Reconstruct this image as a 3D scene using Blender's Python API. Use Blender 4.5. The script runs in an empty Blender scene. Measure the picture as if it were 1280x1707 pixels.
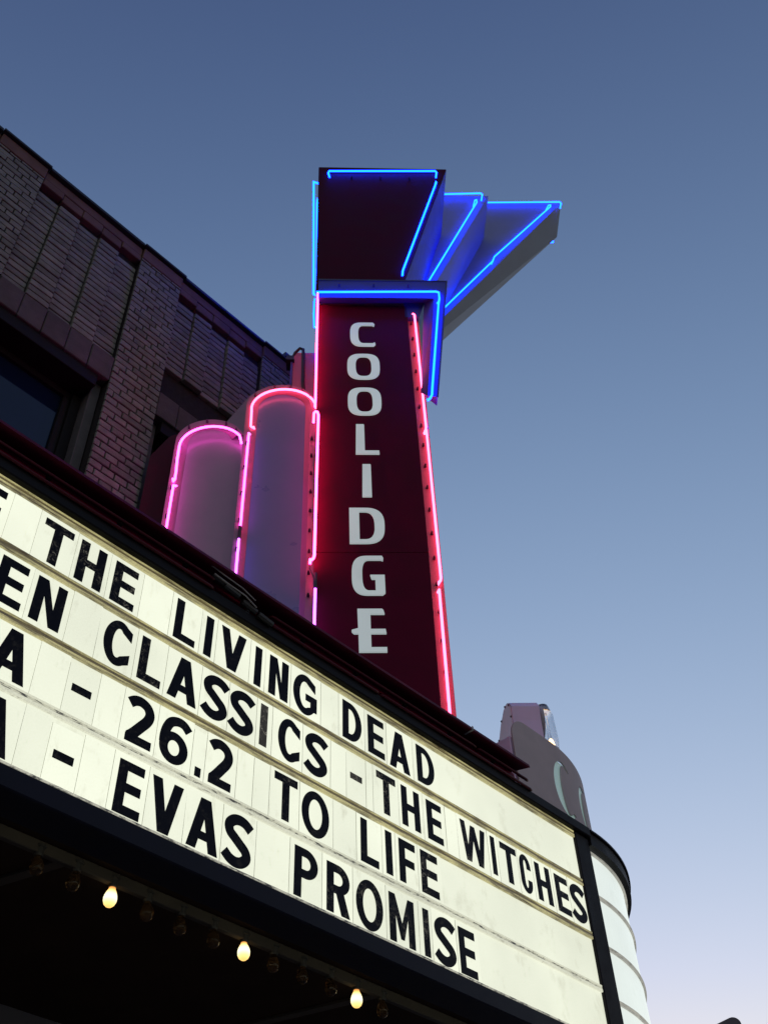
import bpy, bmesh, math, random
from mathutils import Vector, Matrix, Euler
random.seed(7)
scene = bpy.context.scene
col = scene.collection
PI = math.pi
Z0 = 1.6                                    # eye height: all heights below are measured from the eye

# ------------------------------------------------------------------ camera
cam_data = bpy.data.cameras.new('camera')
cam = bpy.data.objects.new('camera', cam_data)
col.objects.link(cam)
scene.camera = cam
RX = Vector((0.6817867, -0.73073237, -0.03459913))
DN = Vector((0.52210997, 0.51917664, -0.67665116))
FW = Vector((0.51241396, 0.44326721, 0.73549039))
cam.matrix_world = Matrix(((RX.x, -DN.x, -FW.x, 0), (RX.y, -DN.y, -FW.y, 0), (RX.z, -DN.z, -FW.z, Z0), (0, 0, 0, 1)))
cam_data.sensor_fit = 'VERTICAL'
cam_data.sensor_height = 24.0
cam_data.lens = 24.0 * 1775.0 / 1707.0
cam_data.clip_start = 0.05
cam_data.clip_end = 2000

# ------------------------------------------------------------------ dusk sky
world = bpy.data.worlds.new('World')
scene.world = world
world.use_nodes = True
wt = world.node_tree
bg = wt.nodes['Background']
sky = wt.nodes.new('ShaderNodeTexSky')
sky.sky_type = 'NISHITA'
sky.sun_disc = False
SUN_EL, SUN_AZ = math.radians(-1.0), math.radians(36)
sky.sun_elevation = SUN_EL
sky.sun_rotation = PI / 2 - SUN_AZ
sep = wt.nodes.new('ShaderNodeSeparateColor')
com = wt.nodes.new('ShaderNodeCombineColor')
wt.links.new(sky.outputs[0], sep.inputs[0])
SKY_STRENGTH = 0.1
for i, (gain, power, off) in enumerate(((1.70, 0.90, -0.137), (1.72, 0.50, -0.486), (2.80, 0.25, -1.541))):
    p = wt.nodes.new('ShaderNodeMath'); p.operation = 'POWER'; p.inputs[1].default_value = power
    m = wt.nodes.new('ShaderNodeMath'); m.operation = 'MULTIPLY_ADD'
    m.inputs[1].default_value = gain / SKY_STRENGTH; m.inputs[2].default_value = off / SKY_STRENGTH
    lo = wt.nodes.new('ShaderNodeMath'); lo.operation = 'MAXIMUM'; lo.inputs[1].default_value = (0.045, 0.075, 0.16)[i] / SKY_STRENGTH
    hi = wt.nodes.new('ShaderNodeMath'); hi.operation = 'MINIMUM'; hi.inputs[1].default_value = (1.0, 0.85, 0.85)[i] / SKY_STRENGTH
    wt.links.new(sep.outputs[i], p.inputs[0]); wt.links.new(p.outputs[0], m.inputs[0])
    wt.links.new(m.outputs[0], lo.inputs[0]); wt.links.new(lo.outputs[0], hi.inputs[0]); wt.links.new(hi.outputs[0], com.inputs[i])
wt.links.new(com.outputs[0], bg.inputs[0])
bg.inputs[1].default_value = SKY_STRENGTH

sun_data = bpy.data.lights.new('sun', 'SUN')
sun_data.energy = 0.02                       # the sun has just set: only a trace of afterglow
sun_data.angle = math.radians(20)
sun_data.color = (1.0, 0.8, 0.75)
sun = bpy.data.objects.new('sun', sun_data)
col.objects.link(sun)
sun.rotation_euler = Vector((-math.cos(SUN_AZ), -math.sin(SUN_AZ), -0.12)).to_track_quat('-Z', 'Y').to_euler()

scene.view_settings.view_transform = 'Standard'
scene.view_settings.look = 'None'
scene.view_settings.gamma = 1
scene.view_settings.exposure = 0
scene.view_settings.use_curve_mapping = False

# ------------------------------------------------------------------ materials
MATS = {}
def mat(name, color, rough=0.5, metal=0.0, noise=0.0, nscale=8.0, bump=0.0, bscale=60.0, spec=0.5, coat=0.0,
        per_object=0.0, grime=None, gscale=3.0, gamount=0.0):
    m = bpy.data.materials.new(name); m.use_nodes = True
    nt = m.node_tree; b = nt.nodes['Principled BSDF']
    b.inputs['Roughness'].default_value = rough; b.inputs['Metallic'].default_value = metal
    b.inputs['Specular IOR Level'].default_value = spec
    b.inputs['Coat Weight'].default_value = coat; b.inputs['Coat Roughness'].default_value = 0.12
    tc = nt.nodes.new('ShaderNodeNewGeometry')
    cur = nt.nodes.new('ShaderNodeRGB'); cur.outputs[0].default_value = (*color, 1); out = cur.outputs[0]
    if noise:
        n = nt.nodes.new('ShaderNodeTexNoise'); n.inputs['Scale'].default_value = nscale; n.inputs['Detail'].default_value = 6
        nt.links.new(tc.outputs['Position'], n.inputs['Vector'])
        r = nt.nodes.new('ShaderNodeMapRange'); r.inputs[1].default_value = 0.3; r.inputs[2].default_value = 0.7
        r.inputs[3].default_value = 1 - noise; r.inputs[4].default_value = 1 + noise
        nt.links.new(n.outputs[0], r.inputs[0])
        h = nt.nodes.new('ShaderNodeHueSaturation'); nt.links.new(out, h.inputs['Color']); nt.links.new(r.outputs[0], h.inputs['Value'])
        out = h.outputs[0]
        rr = nt.nodes.new('ShaderNodeMapRange'); rr.inputs[3].default_value = max(0.03, rough - 0.12); rr.inputs[4].default_value = min(1, rough + 0.15)
        nt.links.new(n.outputs[0], rr.inputs[0]); nt.links.new(rr.outputs[0], b.inputs['Roughness'])
    if per_object:
        oi = nt.nodes.new('ShaderNodeObjectInfo')
        r = nt.nodes.new('ShaderNodeMapRange'); r.inputs[3].default_value = 1 - per_object; r.inputs[4].default_value = 1 + per_object
        nt.links.new(oi.outputs['Random'], r.inputs[0])
        h = nt.nodes.new('ShaderNodeHueSaturation'); nt.links.new(out, h.inputs['Color']); nt.links.new(r.outputs[0], h.inputs['Value'])
        out = h.outputs[0]
    if grime:
        n = nt.nodes.new('ShaderNodeTexNoise'); n.inputs['Scale'].default_value = gscale; n.inputs['Detail'].default_value = 8; n.inputs['Roughness'].default_value = 0.7
        nt.links.new(tc.outputs['Position'], n.inputs['Vector'])
        r = nt.nodes.new('ShaderNodeMapRange'); r.inputs[1].default_value = 0.5; r.inputs[2].default_value = 0.72; r.inputs[4].default_value = gamount
        nt.links.new(n.outputs[0], r.inputs[0])
        mx = nt.nodes.new('ShaderNodeMix'); mx.data_type = 'RGBA'; mx.inputs[7].default_value = (*grime, 1)
        nt.links.new(r.outputs[0], mx.inputs[0]); nt.links.new(out, mx.inputs[6]); out = mx.outputs[2]
    nt.links.new(out, b.inputs['Base Color'])
    if bump:
        n = nt.nodes.new('ShaderNodeTexNoise'); n.inputs['Scale'].default_value = bscale; n.inputs['Detail'].default_value = 5
        nt.links.new(tc.outputs['Position'], n.inputs['Vector'])
        bp = nt.nodes.new('ShaderNodeBump'); bp.inputs['Strength'].default_value = bump; bp.inputs['Distance'].default_value = 0.01
        nt.links.new(n.outputs[0], bp.inputs['Height']); nt.links.new(bp.outputs[0], b.inputs['Normal'])
    MATS[name] = m
    return m

def emit(name, color, strength=1.0):
    m = bpy.data.materials.new(name); m.use_nodes = True
    b = m.node_tree.nodes['Principled BSDF']
    b.inputs['Base Color'].default_value = (0.02, 0.02, 0.02, 1)
    b.inputs['Emission Color'].default_value = (*color, 1); b.inputs['Emission Strength'].default_value = strength
    b.inputs['Roughness'].default_value = 0.2
    MATS[name] = m
    return m

def backlit(name, color, strength, wear=(0.45, 0.4, 0.25), wear_amt=0.35, wear_lo=0.55, wear_hi=0.75, stretch=(1, 1, 1), wscale=6.0,
            per_object=0.0, fine=0.05, soft=0.06, base=(0.5, 0.5, 0.46)):
    """translucent plastic lit from behind, with dirt on it"""
    m = bpy.data.materials.new(name); m.use_nodes = True
    nt = m.node_tree; b = nt.nodes['Principled BSDF']
    g = nt.nodes.new('ShaderNodeNewGeometry')
    mp = nt.nodes.new('ShaderNodeMapping'); mp.inputs['Scale'].default_value = stretch
    nt.links.new(g.outputs['Position'], mp.inputs['Vector'])
    n = nt.nodes.new('ShaderNodeTexNoise'); n.inputs['Scale'].default_value = wscale; n.inputs['Detail'].default_value = 10; n.inputs['Roughness'].default_value = 0.68
    nt.links.new(mp.outputs[0], n.inputs['Vector'])
    r = nt.nodes.new('ShaderNodeMapRange'); r.inputs[1].default_value = wear_lo; r.inputs[2].default_value = wear_hi; r.inputs[4].default_value = wear_amt
    nt.links.new(n.outputs[0], r.inputs[0])
    mx = nt.nodes.new('ShaderNodeMix'); mx.data_type = 'RGBA'; mx.inputs[6].default_value = (*color, 1); mx.inputs[7].default_value = (*wear, 1)
    nt.links.new(r.outputs[0], mx.inputs[0])
    n2 = nt.nodes.new('ShaderNodeTexNoise'); n2.inputs['Scale'].default_value = 1.7; n2.inputs['Detail'].default_value = 3
    nt.links.new(g.outputs['Position'], n2.inputs['Vector'])
    r2 = nt.nodes.new('ShaderNodeMapRange'); r2.inputs[1].default_value = 0.3; r2.inputs[2].default_value = 0.7; r2.inputs[3].default_value = 1 - soft; r2.inputs[4].default_value = 1 + soft
    nt.links.new(n2.outputs[0], r2.inputs[0])
    n3 = nt.nodes.new('ShaderNodeTexNoise'); n3.inputs['Scale'].default_value = 160; n3.inputs['Detail'].default_value = 3
    nt.links.new(g.outputs['Position'], n3.inputs['Vector'])
    r3 = nt.nodes.new('ShaderNodeMapRange'); r3.inputs[1].default_value = 0.3; r3.inputs[2].default_value = 0.7; r3.inputs[3].default_value = 1 - fine; r3.inputs[4].default_value = 1 + fine
    nt.links.new(n3.outputs[0], r3.inputs[0])
    mu = nt.nodes.new('ShaderNodeMath'); mu.operation = 'MULTIPLY'
    nt.links.new(r2.outputs[0], mu.inputs[0]); nt.links.new(r3.outputs[0], mu.inputs[1])
    st = mu.outputs[0]
    if per_object:
        oi = nt.nodes.new('ShaderNodeObjectInfo')
        r4 = nt.nodes.new('ShaderNodeMapRange'); r4.inputs[3].default_value = 1 - per_object; r4.inputs[4].default_value = 1 + per_object
        nt.links.new(oi.outputs['Random'], r4.inputs[0])
        m4 = nt.nodes.new('ShaderNodeMath'); m4.operation = 'MULTIPLY'
        nt.links.new(st, m4.inputs[0]); nt.links.new(r4.outputs[0], m4.inputs[1]); st = m4.outputs[0]
    m5 = nt.nodes.new('ShaderNodeMath'); m5.operation = 'MULTIPLY'; m5.inputs[1].default_value = strength
    nt.links.new(st, m5.inputs[0])
    b.inputs['Base Color'].default_value = (*[c * 0.25 for c in base], 1)
    b.inputs['Roughness'].default_value = 0.45
    nt.links.new(mx.outputs[2], b.inputs['Emission Color']); nt.links.new(m5.outputs[0], b.inputs['Emission Strength'])
    MATS[name] = m
    return m

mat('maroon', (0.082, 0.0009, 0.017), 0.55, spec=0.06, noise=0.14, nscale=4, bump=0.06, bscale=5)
mat('cornice_maroon', (0.24, 0.006, 0.050), 0.5, spec=0.15, noise=0.2, nscale=6)
mat('maroon_dark', (0.065, 0.002, 0.015), 0.6, spec=0.15, noise=0.2, nscale=6)
mat('crown_side', (0.20, 0.18, 0.22), 0.5, spec=0.2, noise=0.06, nscale=6)
mat('fin_grey', (0.18, 0.21, 0.255), 0.5, spec=0.3, noise=0.06, nscale=5)
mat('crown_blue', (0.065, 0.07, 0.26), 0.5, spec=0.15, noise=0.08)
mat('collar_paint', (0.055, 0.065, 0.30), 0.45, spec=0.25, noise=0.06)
mat('lip_paint', (0.03, 0.03, 0.07), 0.5, noise=0.1)
mat('pylon_mauve', (0.30, 0.20, 0.26), 0.34, noise=0.07, nscale=4, coat=0.2)
mat('maroon_unlit', (0.045, 0.0008, 0.013), 0.55, spec=0.06, noise=0.14, nscale=4, bump=0.06, bscale=5)  # plate's maroon darkened: the crown's lack of neon light is in the colour
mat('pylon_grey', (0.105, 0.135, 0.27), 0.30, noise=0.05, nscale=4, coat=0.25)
mat('rim_pink', (0.34, 0.13, 0.21), 0.35, noise=0.06, nscale=9, coat=0.2)
mat('band_pink', (0.36, 0.085, 0.13), 0.35, noise=0.06, nscale=9, coat=0.2)
mat('black_paint', (0.006, 0.006, 0.008), 0.55, spec=0.15, noise=0.25, nscale=10)
mat('navy_paint', (0.006, 0.007, 0.016), 0.5, spec=0.15, noise=0.25, nscale=8)
mat('soffit_paint', (0.030, 0.016, 0.010), 0.8, spec=0.1, noise=0.25, nscale=4)
mat('dark_metal', (0.03, 0.03, 0.033), 0.4, metal=0.4, noise=0.2)
mat('cable_black', (0.012, 0.012, 0.012), 0.5)
mat('cable_grey', (0.25, 0.24, 0.25), 0.5)
mat('brick', (0.172, 0.180, 0.150), 0.9, spec=0.12, noise=0.2, nscale=11, bump=0.45, bscale=90, per_object=0.2)
mat('mortar', (0.026, 0.024, 0.023), 0.95, spec=0.1, noise=0.2, nscale=30, bump=0.3)
mat('stone', (0.085, 0.072, 0.07), 0.85, spec=0.15, noise=0.18, nscale=9, bump=0.25, bscale=50, per_object=0.08)
mat('jamb_stone', (0.085, 0.085, 0.085), 0.85, spec=0.15, noise=0.15, nscale=9)
mat('coping_stone', (0.13, 0.08, 0.066), 0.85, spec=0.15, noise=0.2, nscale=6, bump=0.2)
mat('flashing', (0.03, 0.03, 0.035), 0.35, metal=0.6, noise=0.2, nscale=5)
mat('window_frame', (0.008, 0.007, 0.007), 0.7, spec=0.15, noise=0.1)
mat('glass_dark', (0.004, 0.010, 0.030), 0.06, spec=0.45, bump=0.01, bscale=2)
mat('sign_grey', (0.43, 0.385, 0.39), 0.65, spec=0.2, noise=0.07, nscale=7)
mat('mint', (0.66, 0.92, 0.86), 0.45, noise=0.05)
mat('lilac', (0.74, 0.62, 0.84), 0.45, noise=0.06)
mat('pink_panel', (0.84, 0.56, 0.66), 0.45, noise=0.06)
mat('steel', (0.40, 0.41, 0.44), 0.5, metal=0.0, noise=0.15)
mat('red_glass', (0.060, 0.003, 0.011), 0.35, spec=0.2)
mat('electrode', (0.02, 0.018, 0.02), 0.4)
mat('stud', (0.05, 0.03, 0.05), 0.5)
mat('raceway', (0.045, 0.033, 0.022), 0.7, noise=0.2)
mat('asphalt', (0.05, 0.05, 0.052), 0.9, noise=0.2, nscale=3, bump=0.4, bscale=120)
mat('paving', (0.26, 0.25, 0.24), 0.85, noise=0.15, nscale=4, bump=0.2)
mat('kerb_stone', (0.32, 0.31, 0.30), 0.8, noise=0.15)
mat('socket', (0.03, 0.025, 0.02), 0.5)
mat('plaster', (0.18, 0.16, 0.15), 0.9, noise=0.15, nscale=2)
mat('roofing', (0.05, 0.05, 0.055), 0.9, noise=0.2)
mat('lamp_grey', (0.06, 0.055, 0.06), 0.5, noise=0.1)
mat('card_edge', (0.42, 0.42, 0.34), 0.5)
mat('seam', (0.10, 0.10, 0.08), 0.6)
mat('glyph_edge', (0.006, 0.006, 0.012), 0.4)

PANEL = (0.93, 0.965, 0.77)
backlit('card', PANEL, 0.92, wear=(0.42, 0.40, 0.26), wear_amt=0.55, wear_lo=0.56, wear_hi=0.80, stretch=(1.6, 1, .7), wscale=9, per_object=0.05, fine=0.04, soft=0.07)
backlit('board', PANEL, 0.86, wear=(0.42, 0.40, 0.26), wear_amt=0.5, wear_lo=0.55, wear_hi=0.80, stretch=(1.4, 1, .8), wscale=5, fine=0.04, soft=0.09)
backlit('rail_dirty', (0.66, 0.60, 0.27), 0.66, wear=(0.06, 0.038, 0.012), wear_amt=1.0, wear_lo=0.44, wear_hi=0.64, stretch=(1.5, 6, 20), wscale=3.0, fine=0.2, soft=0.22)
backlit('rail_clean', (0.74, 0.75, 0.58), 0.85, wear=(0.10, 0.08, 0.06), wear_amt=0.9, wear_lo=0.58, wear_hi=0.72, stretch=(3, 6, 22), wscale=4.0, fine=0.12, soft=0.12)
backlit('rail_clean2', (0.62, 0.62, 0.46), 0.8, wear=(0.02, 0.018, 0.014), wear_amt=1.0, wear_lo=0.49, wear_hi=0.59, stretch=(5, 6, 22), wscale=4.0, fine=0.15, soft=0.15)
backlit('rail_grime', (0.58, 0.57, 0.46), 0.72, wear=(0.015, 0.014, 0.013), wear_amt=1.0, wear_lo=0.46, wear_hi=0.60, stretch=(4, 6, 14), wscale=4.5, fine=0.2, soft=0.2)
backlit('rail_groove', (0.22, 0.165, 0.045), 0.42, wear=(0.04, 0.03, 0.012), wear_amt=1.0, wear_lo=0.45, wear_hi=0.68, stretch=(2.2, 6, 26), wscale=4.4, fine=0.25, soft=0.25)  # brown grime in the groove between the rail's lips
backlit('curved_board', (0.85, 0.93, 0.87), 0.86, wear=(0.5, 0.55, 0.5), wear_amt=0.3, wear_lo=0.58, wear_hi=0.8, wscale=5, fine=0.02, soft=0.06)
backlit('curved_rail', (0.48, 0.47, 0.40), 0.62, wear=(0.08, 0.07, 0.06), wear_amt=0.8, wear_lo=0.5, wear_hi=0.7, stretch=(3, 3, 20), wscale=4, fine=0.1, soft=0.2)
backlit('mint_lit', (0.60, 0.88, 0.82), 0.17, wear=(0.4, 0.6, 0.55), wear_amt=0.3, wscale=6, fine=0.04, soft=0.1, base=(2.2, 3.0, 2.8))
backlit('sign_letter', (0.72, 0.84, 0.85), 0.44, wear=(0.5, 0.6, 0.6), wear_amt=0.3, wscale=4, fine=0.02, soft=0.08, base=(0.8, 0.85, 0.84))

# black vinyl glyph: opaque, with scratches that let the light through on worn letters
def glyph_mat(name, worn, base=0.0):
    m = bpy.data.materials.new(name); m.use_nodes = True
    nt = m.node_tree; b = nt.nodes['Principled BSDF']
    b.inputs['Base Color'].default_value = (0.004, 0.004, 0.010, 1); b.inputs['Roughness'].default_value = 0.5; b.inputs['Specular IOR Level'].default_value = 0.12
    g = nt.nodes.new('ShaderNodeNewGeometry')
    n = nt.nodes.new('ShaderNodeTexNoise'); n.inputs['Scale'].default_value = 38; n.inputs['Detail'].default_value = 12; n.inputs['Roughness'].default_value = 0.8; n.inputs['Distortion'].default_value = 1.2
    nt.links.new(g.outputs['Position'], n.inputs['Vector'])
    n2 = nt.nodes.new('ShaderNodeTexNoise'); n2.inputs['Scale'].default_value = 7; n2.inputs['Detail'].default_value = 3
    nt.links.new(g.outputs['Position'], n2.inputs['Vector'])
    a = nt.nodes.new('ShaderNodeMapRange'); a.inputs[1].default_value = 0.52; a.inputs[2].default_value = 0.72
    nt.links.new(n.outputs[0], a.inputs[0])
    c = nt.nodes.new('ShaderNodeMapRange'); c.inputs[1].default_value = 0.42; c.inputs[2].default_value = 0.62
    nt.links.new(n2.outputs[0], c.inputs[0])
    mu = nt.nodes.new('ShaderNodeMath'); mu.operation = 'MULTIPLY'
    nt.links.new(a.outputs[0], mu.inputs[0]); nt.links.new(c.outputs[0], mu.inputs[1])
    mu2 = nt.nodes.new('ShaderNodeMath'); mu2.operation = 'MULTIPLY_ADD'; mu2.inputs[1].default_value = worn; mu2.inputs[2].default_value = base
    nt.links.new(mu.outputs[0], mu2.inputs[0])
    b.inputs['Emission Color'].default_value = (0.55, 0.52, 0.42, 1)
    nt.links.new(mu2.outputs[0], b.inputs['Emission Strength'])
    MATS[name] = m
glyph_mat('glyph', 0.05)
glyph_mat('glyph_worn', 0.45)
glyph_mat('glyph_faded', 1.3, 0.05)

# neon: bright enough to clip on film, deep coloured light on the paint around it
emit('neon_blue', (0.03, 0.88, 33.0))
emit('neon_red', (9.0, 0.70, 1.7))
emit('neon_rose', (23.0, 0.70, 4.4))
emit('neon_magenta', (8.5, 0.60, 5.6))
emit('neon_violet', (4.0, 0.62, 6.5))
emit('neon_amber', (3.0, 0.9, 0.25))
emit('bulb_lit', (3.2, 1.5, 0.42))
emit('lantern_lit', (5.0, 3.0, 1.3))

m = bpy.data.materials.new('bulb_clear'); m.use_nodes = True
b = m.node_tree.nodes['Principled BSDF']
b.inputs['Base Color'].default_value = (0.30, 0.17, 0.08, 1); b.inputs['Transmission Weight'].default_value = 0.88
b.inputs['Roughness'].default_value = 0.12; b.inputs['IOR'].default_value = 1.25
MATS['bulb_clear'] = m
m = bpy.data.materials.new('clear_plastic'); m.use_nodes = True
b = m.node_tree.nodes['Principled BSDF']
b.inputs['Base Color'].default_value = (0.92, 0.94, 0.96, 1); b.inputs['Transmission Weight'].default_value = 0.95
b.inputs['Roughness'].default_value = 0.06; b.inputs['IOR'].default_value = 1.3
MATS['clear_plastic'] = m

# ------------------------------------------------------------------ helpers
ROOTS = {}
def thing(name, label, cat, loc, group=None):
    o = bpy.data.objects.new(name, None); col.objects.link(o)
    o.empty_display_size = 0.1
    o.location = loc; o['label'] = label; o['category'] = cat
    if group: o['group'] = group
    ROOTS[o.name] = Vector(loc)
    return o

def root_of(o):
    while o.parent: o = o.parent
    return o

def link_mesh(name, me, parent=None, loc=(0, 0, 0)):
    o = bpy.data.objects.new(name, me); col.objects.link(o)
    o.location = loc
    if parent: o.parent = parent
    return o

def part(name, bm, m, parent=None, smooth=False, bevel=0.0):
    """link a world-space bmesh as one mesh object under its parent"""
    bm.normal_update()
    if parent is not None:
        off = ROOTS[root_of(parent).name]
        bmesh.ops.translate(bm, verts=bm.verts, vec=-off)
    me = bpy.data.meshes.new(name); bm.to_mesh(me); bm.free()
    for k in (m if isinstance(m, (list, tuple)) else [m]): me.materials.append(MATS[k])
    if smooth:
        for p in me.polygons: p.use_smooth = True
    o = link_mesh(name, me, parent)
    return o

def solo(name, bm, m, label=None, cat=None, kind=None, group=None, smooth=False):
    """a thing made of one mesh: its origin goes to the base of its shape"""
    bm.normal_update()
    xs = [v.co.x for v in bm.verts]; ys = [v.co.y for v in bm.verts]; zs = [v.co.z for v in bm.verts]
    o0 = Vector(((min(xs) + max(xs)) / 2, (min(ys) + max(ys)) / 2, min(zs)))
    bmesh.ops.translate(bm, verts=bm.verts, vec=-o0)
    me = bpy.data.meshes.new(name); bm.to_mesh(me); bm.free()
    for k in (m if isinstance(m, (list, tuple)) else [m]): me.materials.append(MATS[k])
    if smooth:
        for p in me.polygons: p.use_smooth = True
    o = link_mesh(name, me, None, o0)
    ROOTS[o.name] = o0
    if label: o['label'] = label
    if cat: o['category'] = cat
    if kind: o['kind'] = kind
    if group: o['group'] = group
    return o

def box(bm, x0, x1, y0, y1, z0, z1, bev=0.0, mi=0):
    ret = bmesh.ops.create_cube(bm, size=1.0)
    vs = ret['verts']
    for v in vs:
        v.co = Vector(((x0 + x1) / 2 + v.co.x * (x1 - x0), (y0 + y1) / 2 + v.co.y * (y1 - y0), (z0 + z1) / 2 + v.co.z * (z1 - z0)))
    fs = set(f for v in vs for f in v.link_faces)
    for f in fs: f.material_index = mi
    if bev:
        es = list(set(e for v in vs for e in v.link_edges))
        bmesh.ops.bevel(bm, geom=es, offset=bev, segments=1, affect='EDGES')
    return vs

def nb(): return bmesh.new()

def prism(bm, pts, n0, n1, fn, pts2=None, bev=0.0):
    """closed outline pts (a,b) swept from depth n0 to n1; fn(a,b,n) -> world"""
    q = pts2 or pts
    A = [bm.verts.new(fn(a, b_, n0)) for a, b_ in pts]
    B = [bm.verts.new(fn(a, b_, n1)) for a, b_ in q]
    fs = [bm.faces.new(A), bm.faces.new(B[::-1])]
    k = len(pts)
    for i in range(k):
        fs.append(bm.faces.new((A[i], B[i], B[(i + 1) % k], A[(i + 1) % k])))
    bmesh.ops.recalc_face_normals(bm, faces=fs)
    return A, B

def tube(bm, pts, r=0.012, seg=8, cap=True):
    """round tube along world points, mitred"""
    pts = [Vector(p) for p in pts]
    rings = []
    up = Vector((0.31, 0.17, 0.93)).normalized()
    prev = None
    for i, p in enumerate(pts):
        if i == 0: t = pts[1] - pts[0]
        elif i == len(pts) - 1: t = pts[-1] - pts[-2]
        else: t = (pts[i + 1] - p).normalized() + (p - pts[i - 1]).normalized()
        t.normalize()
        if prev is None:
            a = t.cross(up)
            if a.length < 0.1: a = t.cross(Vector((1, 0, 0)))
            a.normalize()
        else:
            a = (prev - t * prev.dot(t)).normalized()
        prev = a
        b_ = t.cross(a)
        rings.append([bm.verts.new(p + (a * math.cos(2 * PI * k / seg) + b_ * math.sin(2 * PI * k / seg)) * r) for k in range(seg)])
    for i in range(len(rings) - 1):
        for k in range(seg):
            bm.faces.new((rings[i][k], rings[i][(k + 1) % seg], rings[i + 1][(k + 1) % seg], rings[i + 1][k]))
    if cap:
        bm.faces.new(rings[0][::-1]); bm.faces.new(rings[-1])

def lathe(bm, prof, base, axis=Vector((0, 0, 1)), seg=16):
    axis = axis.normalized()
    a = axis.cross(Vector((1, 0, 0)))
    if a.length < 0.1: a = axis.cross(Vector((0, 1, 0)))
    a.normalize(); b_ = axis.cross(a)
    rings = []
    for r, h in prof:
        if r <= 1e-6: rings.append([bm.verts.new(base + axis * h)])
        else: rings.append([bm.verts.new(base + axis * h + (a * math.cos(2 * PI * k / seg) + b_ * math.sin(2 * PI * k / seg)) * r) for k in range(seg)])
    for i in range(len(rings) - 1):
        A, B = rings[i], rings[i + 1]
        for k in range(seg):
            k2 = (k + 1) % seg
            if len(A) == 1 and len(B) > 1: bm.faces.new((A[0], B[k2], B[k]))
            elif len(B) == 1 and len(A) > 1: bm.faces.new((A[k], A[k2], B[0]))
            elif len(A) > 1: bm.faces.new((A[k], A[k2], B[k2], B[k]))

def rounded(ptsxy, radii, seg=6):
    """outline with rounded corners"""
    out = []
    n = len(ptsxy)
    for i in range(n):
        p = Vector(ptsxy[i]); a = Vector(ptsxy[i - 1]); c = Vector(ptsxy[(i + 1) % n]); r = radii[i]
        if r <= 0: out.append(tuple(p)); continue
        d1 = (a - p).normalized(); d2 = (c - p).normalized()
        ang = d1.angle(d2); d = r / math.tan(ang / 2)
        cen = p + (d1 + d2).normalized() * (r / math.sin(ang / 2))
        s = p + d1 * d - cen; e = p + d2 * d - cen
        a0 = math.atan2(s.y, s.x); a1 = math.atan2(e.y, e.x)
        da = (a1 - a0 + PI) % (2 * PI) - PI
        for k in range(seg + 1):
            t = a0 + da * k / seg
            out.append((cen.x + r * math.cos(t), cen.y + r * math.sin(t)))
    return out

def fill_mesh(polys, depth):
    """solid plate from outlines with holes (xy), thickness along +-z; returns a mesh"""
    cu = bpy.data.curves.new('outline', 'CURVE'); cu.dimensions = '2D'; cu.fill_mode = 'BOTH'; cu.extrude = depth / 2
    for pl in polys:
        sp = cu.splines.new('POLY'); sp.points.add(len(pl) - 1)
        for q, (x, y) in zip(sp.points, pl): q.co = (x, y, 0, 1)
        sp.use_cyclic_u = True
    o = bpy.data.objects.new('outline', cu); col.objects.link(o)
    bpy.context.view_layer.update()
    me = bpy.data.meshes.new_from_object(o.evaluated_get(bpy.context.evaluated_depsgraph_get()))
    bpy.data.objects.remove(o); bpy.data.curves.remove(cu)
    return me

# ------------------------------------------------------------------ letter shapes (cap height 1)
def arc(cx, cy, rx, ry, a0, a1, n=20):
    return [(cx + rx * math.cos(math.radians(a0 + (a1 - a0) * i / n)), cy + ry * math.sin(math.radians(a0 + (a1 - a0) * i / n))) for i in range(n + 1)]

def sarc(cx, cy, rx, ry, a0, a1, n=28, e=2.6):
    out = []
    for i in range(n + 1):
        t = math.radians(a0 + (a1 - a0) * i / n); c, s = math.cos(t), math.sin(t)
        out.append((cx + rx * math.copysign(abs(c) ** (2 / e), c), cy + ry * math.copysign(abs(s) ** (2 / e), s)))
    return out

def spline(pts, n=6):
    out = []
    P = [pts[0]] + list(pts) + [pts[-1]]
    for i in range(1, len(P) - 2):
        p0, p1, p2, p3 = P[i - 1], P[i], P[i + 1], P[i + 2]
        for k in range(n):
            t = k / n
            out.append(tuple(0.5 * (2 * p1[j] + (p2[j] - p0[j]) * t + (2 * p0[j] - 5 * p1[j] + 4 * p2[j] - p3[j]) * t * t + (3 * p1[j] - p0[j] - 3 * p2[j] + p3[j]) * t ** 3) for j in (0, 1)))
    out.append(tuple(pts[-1]))
    return out

def ribbon(pts, t):
    L, R = [], []
    for i, p in enumerate(pts):
        a = pts[max(0, i - 1)]; c = pts[min(len(pts) - 1, i + 1)]
        dx, dy = c[0] - a[0], c[1] - a[1]; l = math.hypot(dx, dy) or 1
        nx, ny = -dy / l * t / 2, dx / l * t / 2
        L.append((p[0] + nx, p[1] + ny)); R.append((p[0] - nx, p[1] - ny))
    return L + R[::-1]

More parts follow.
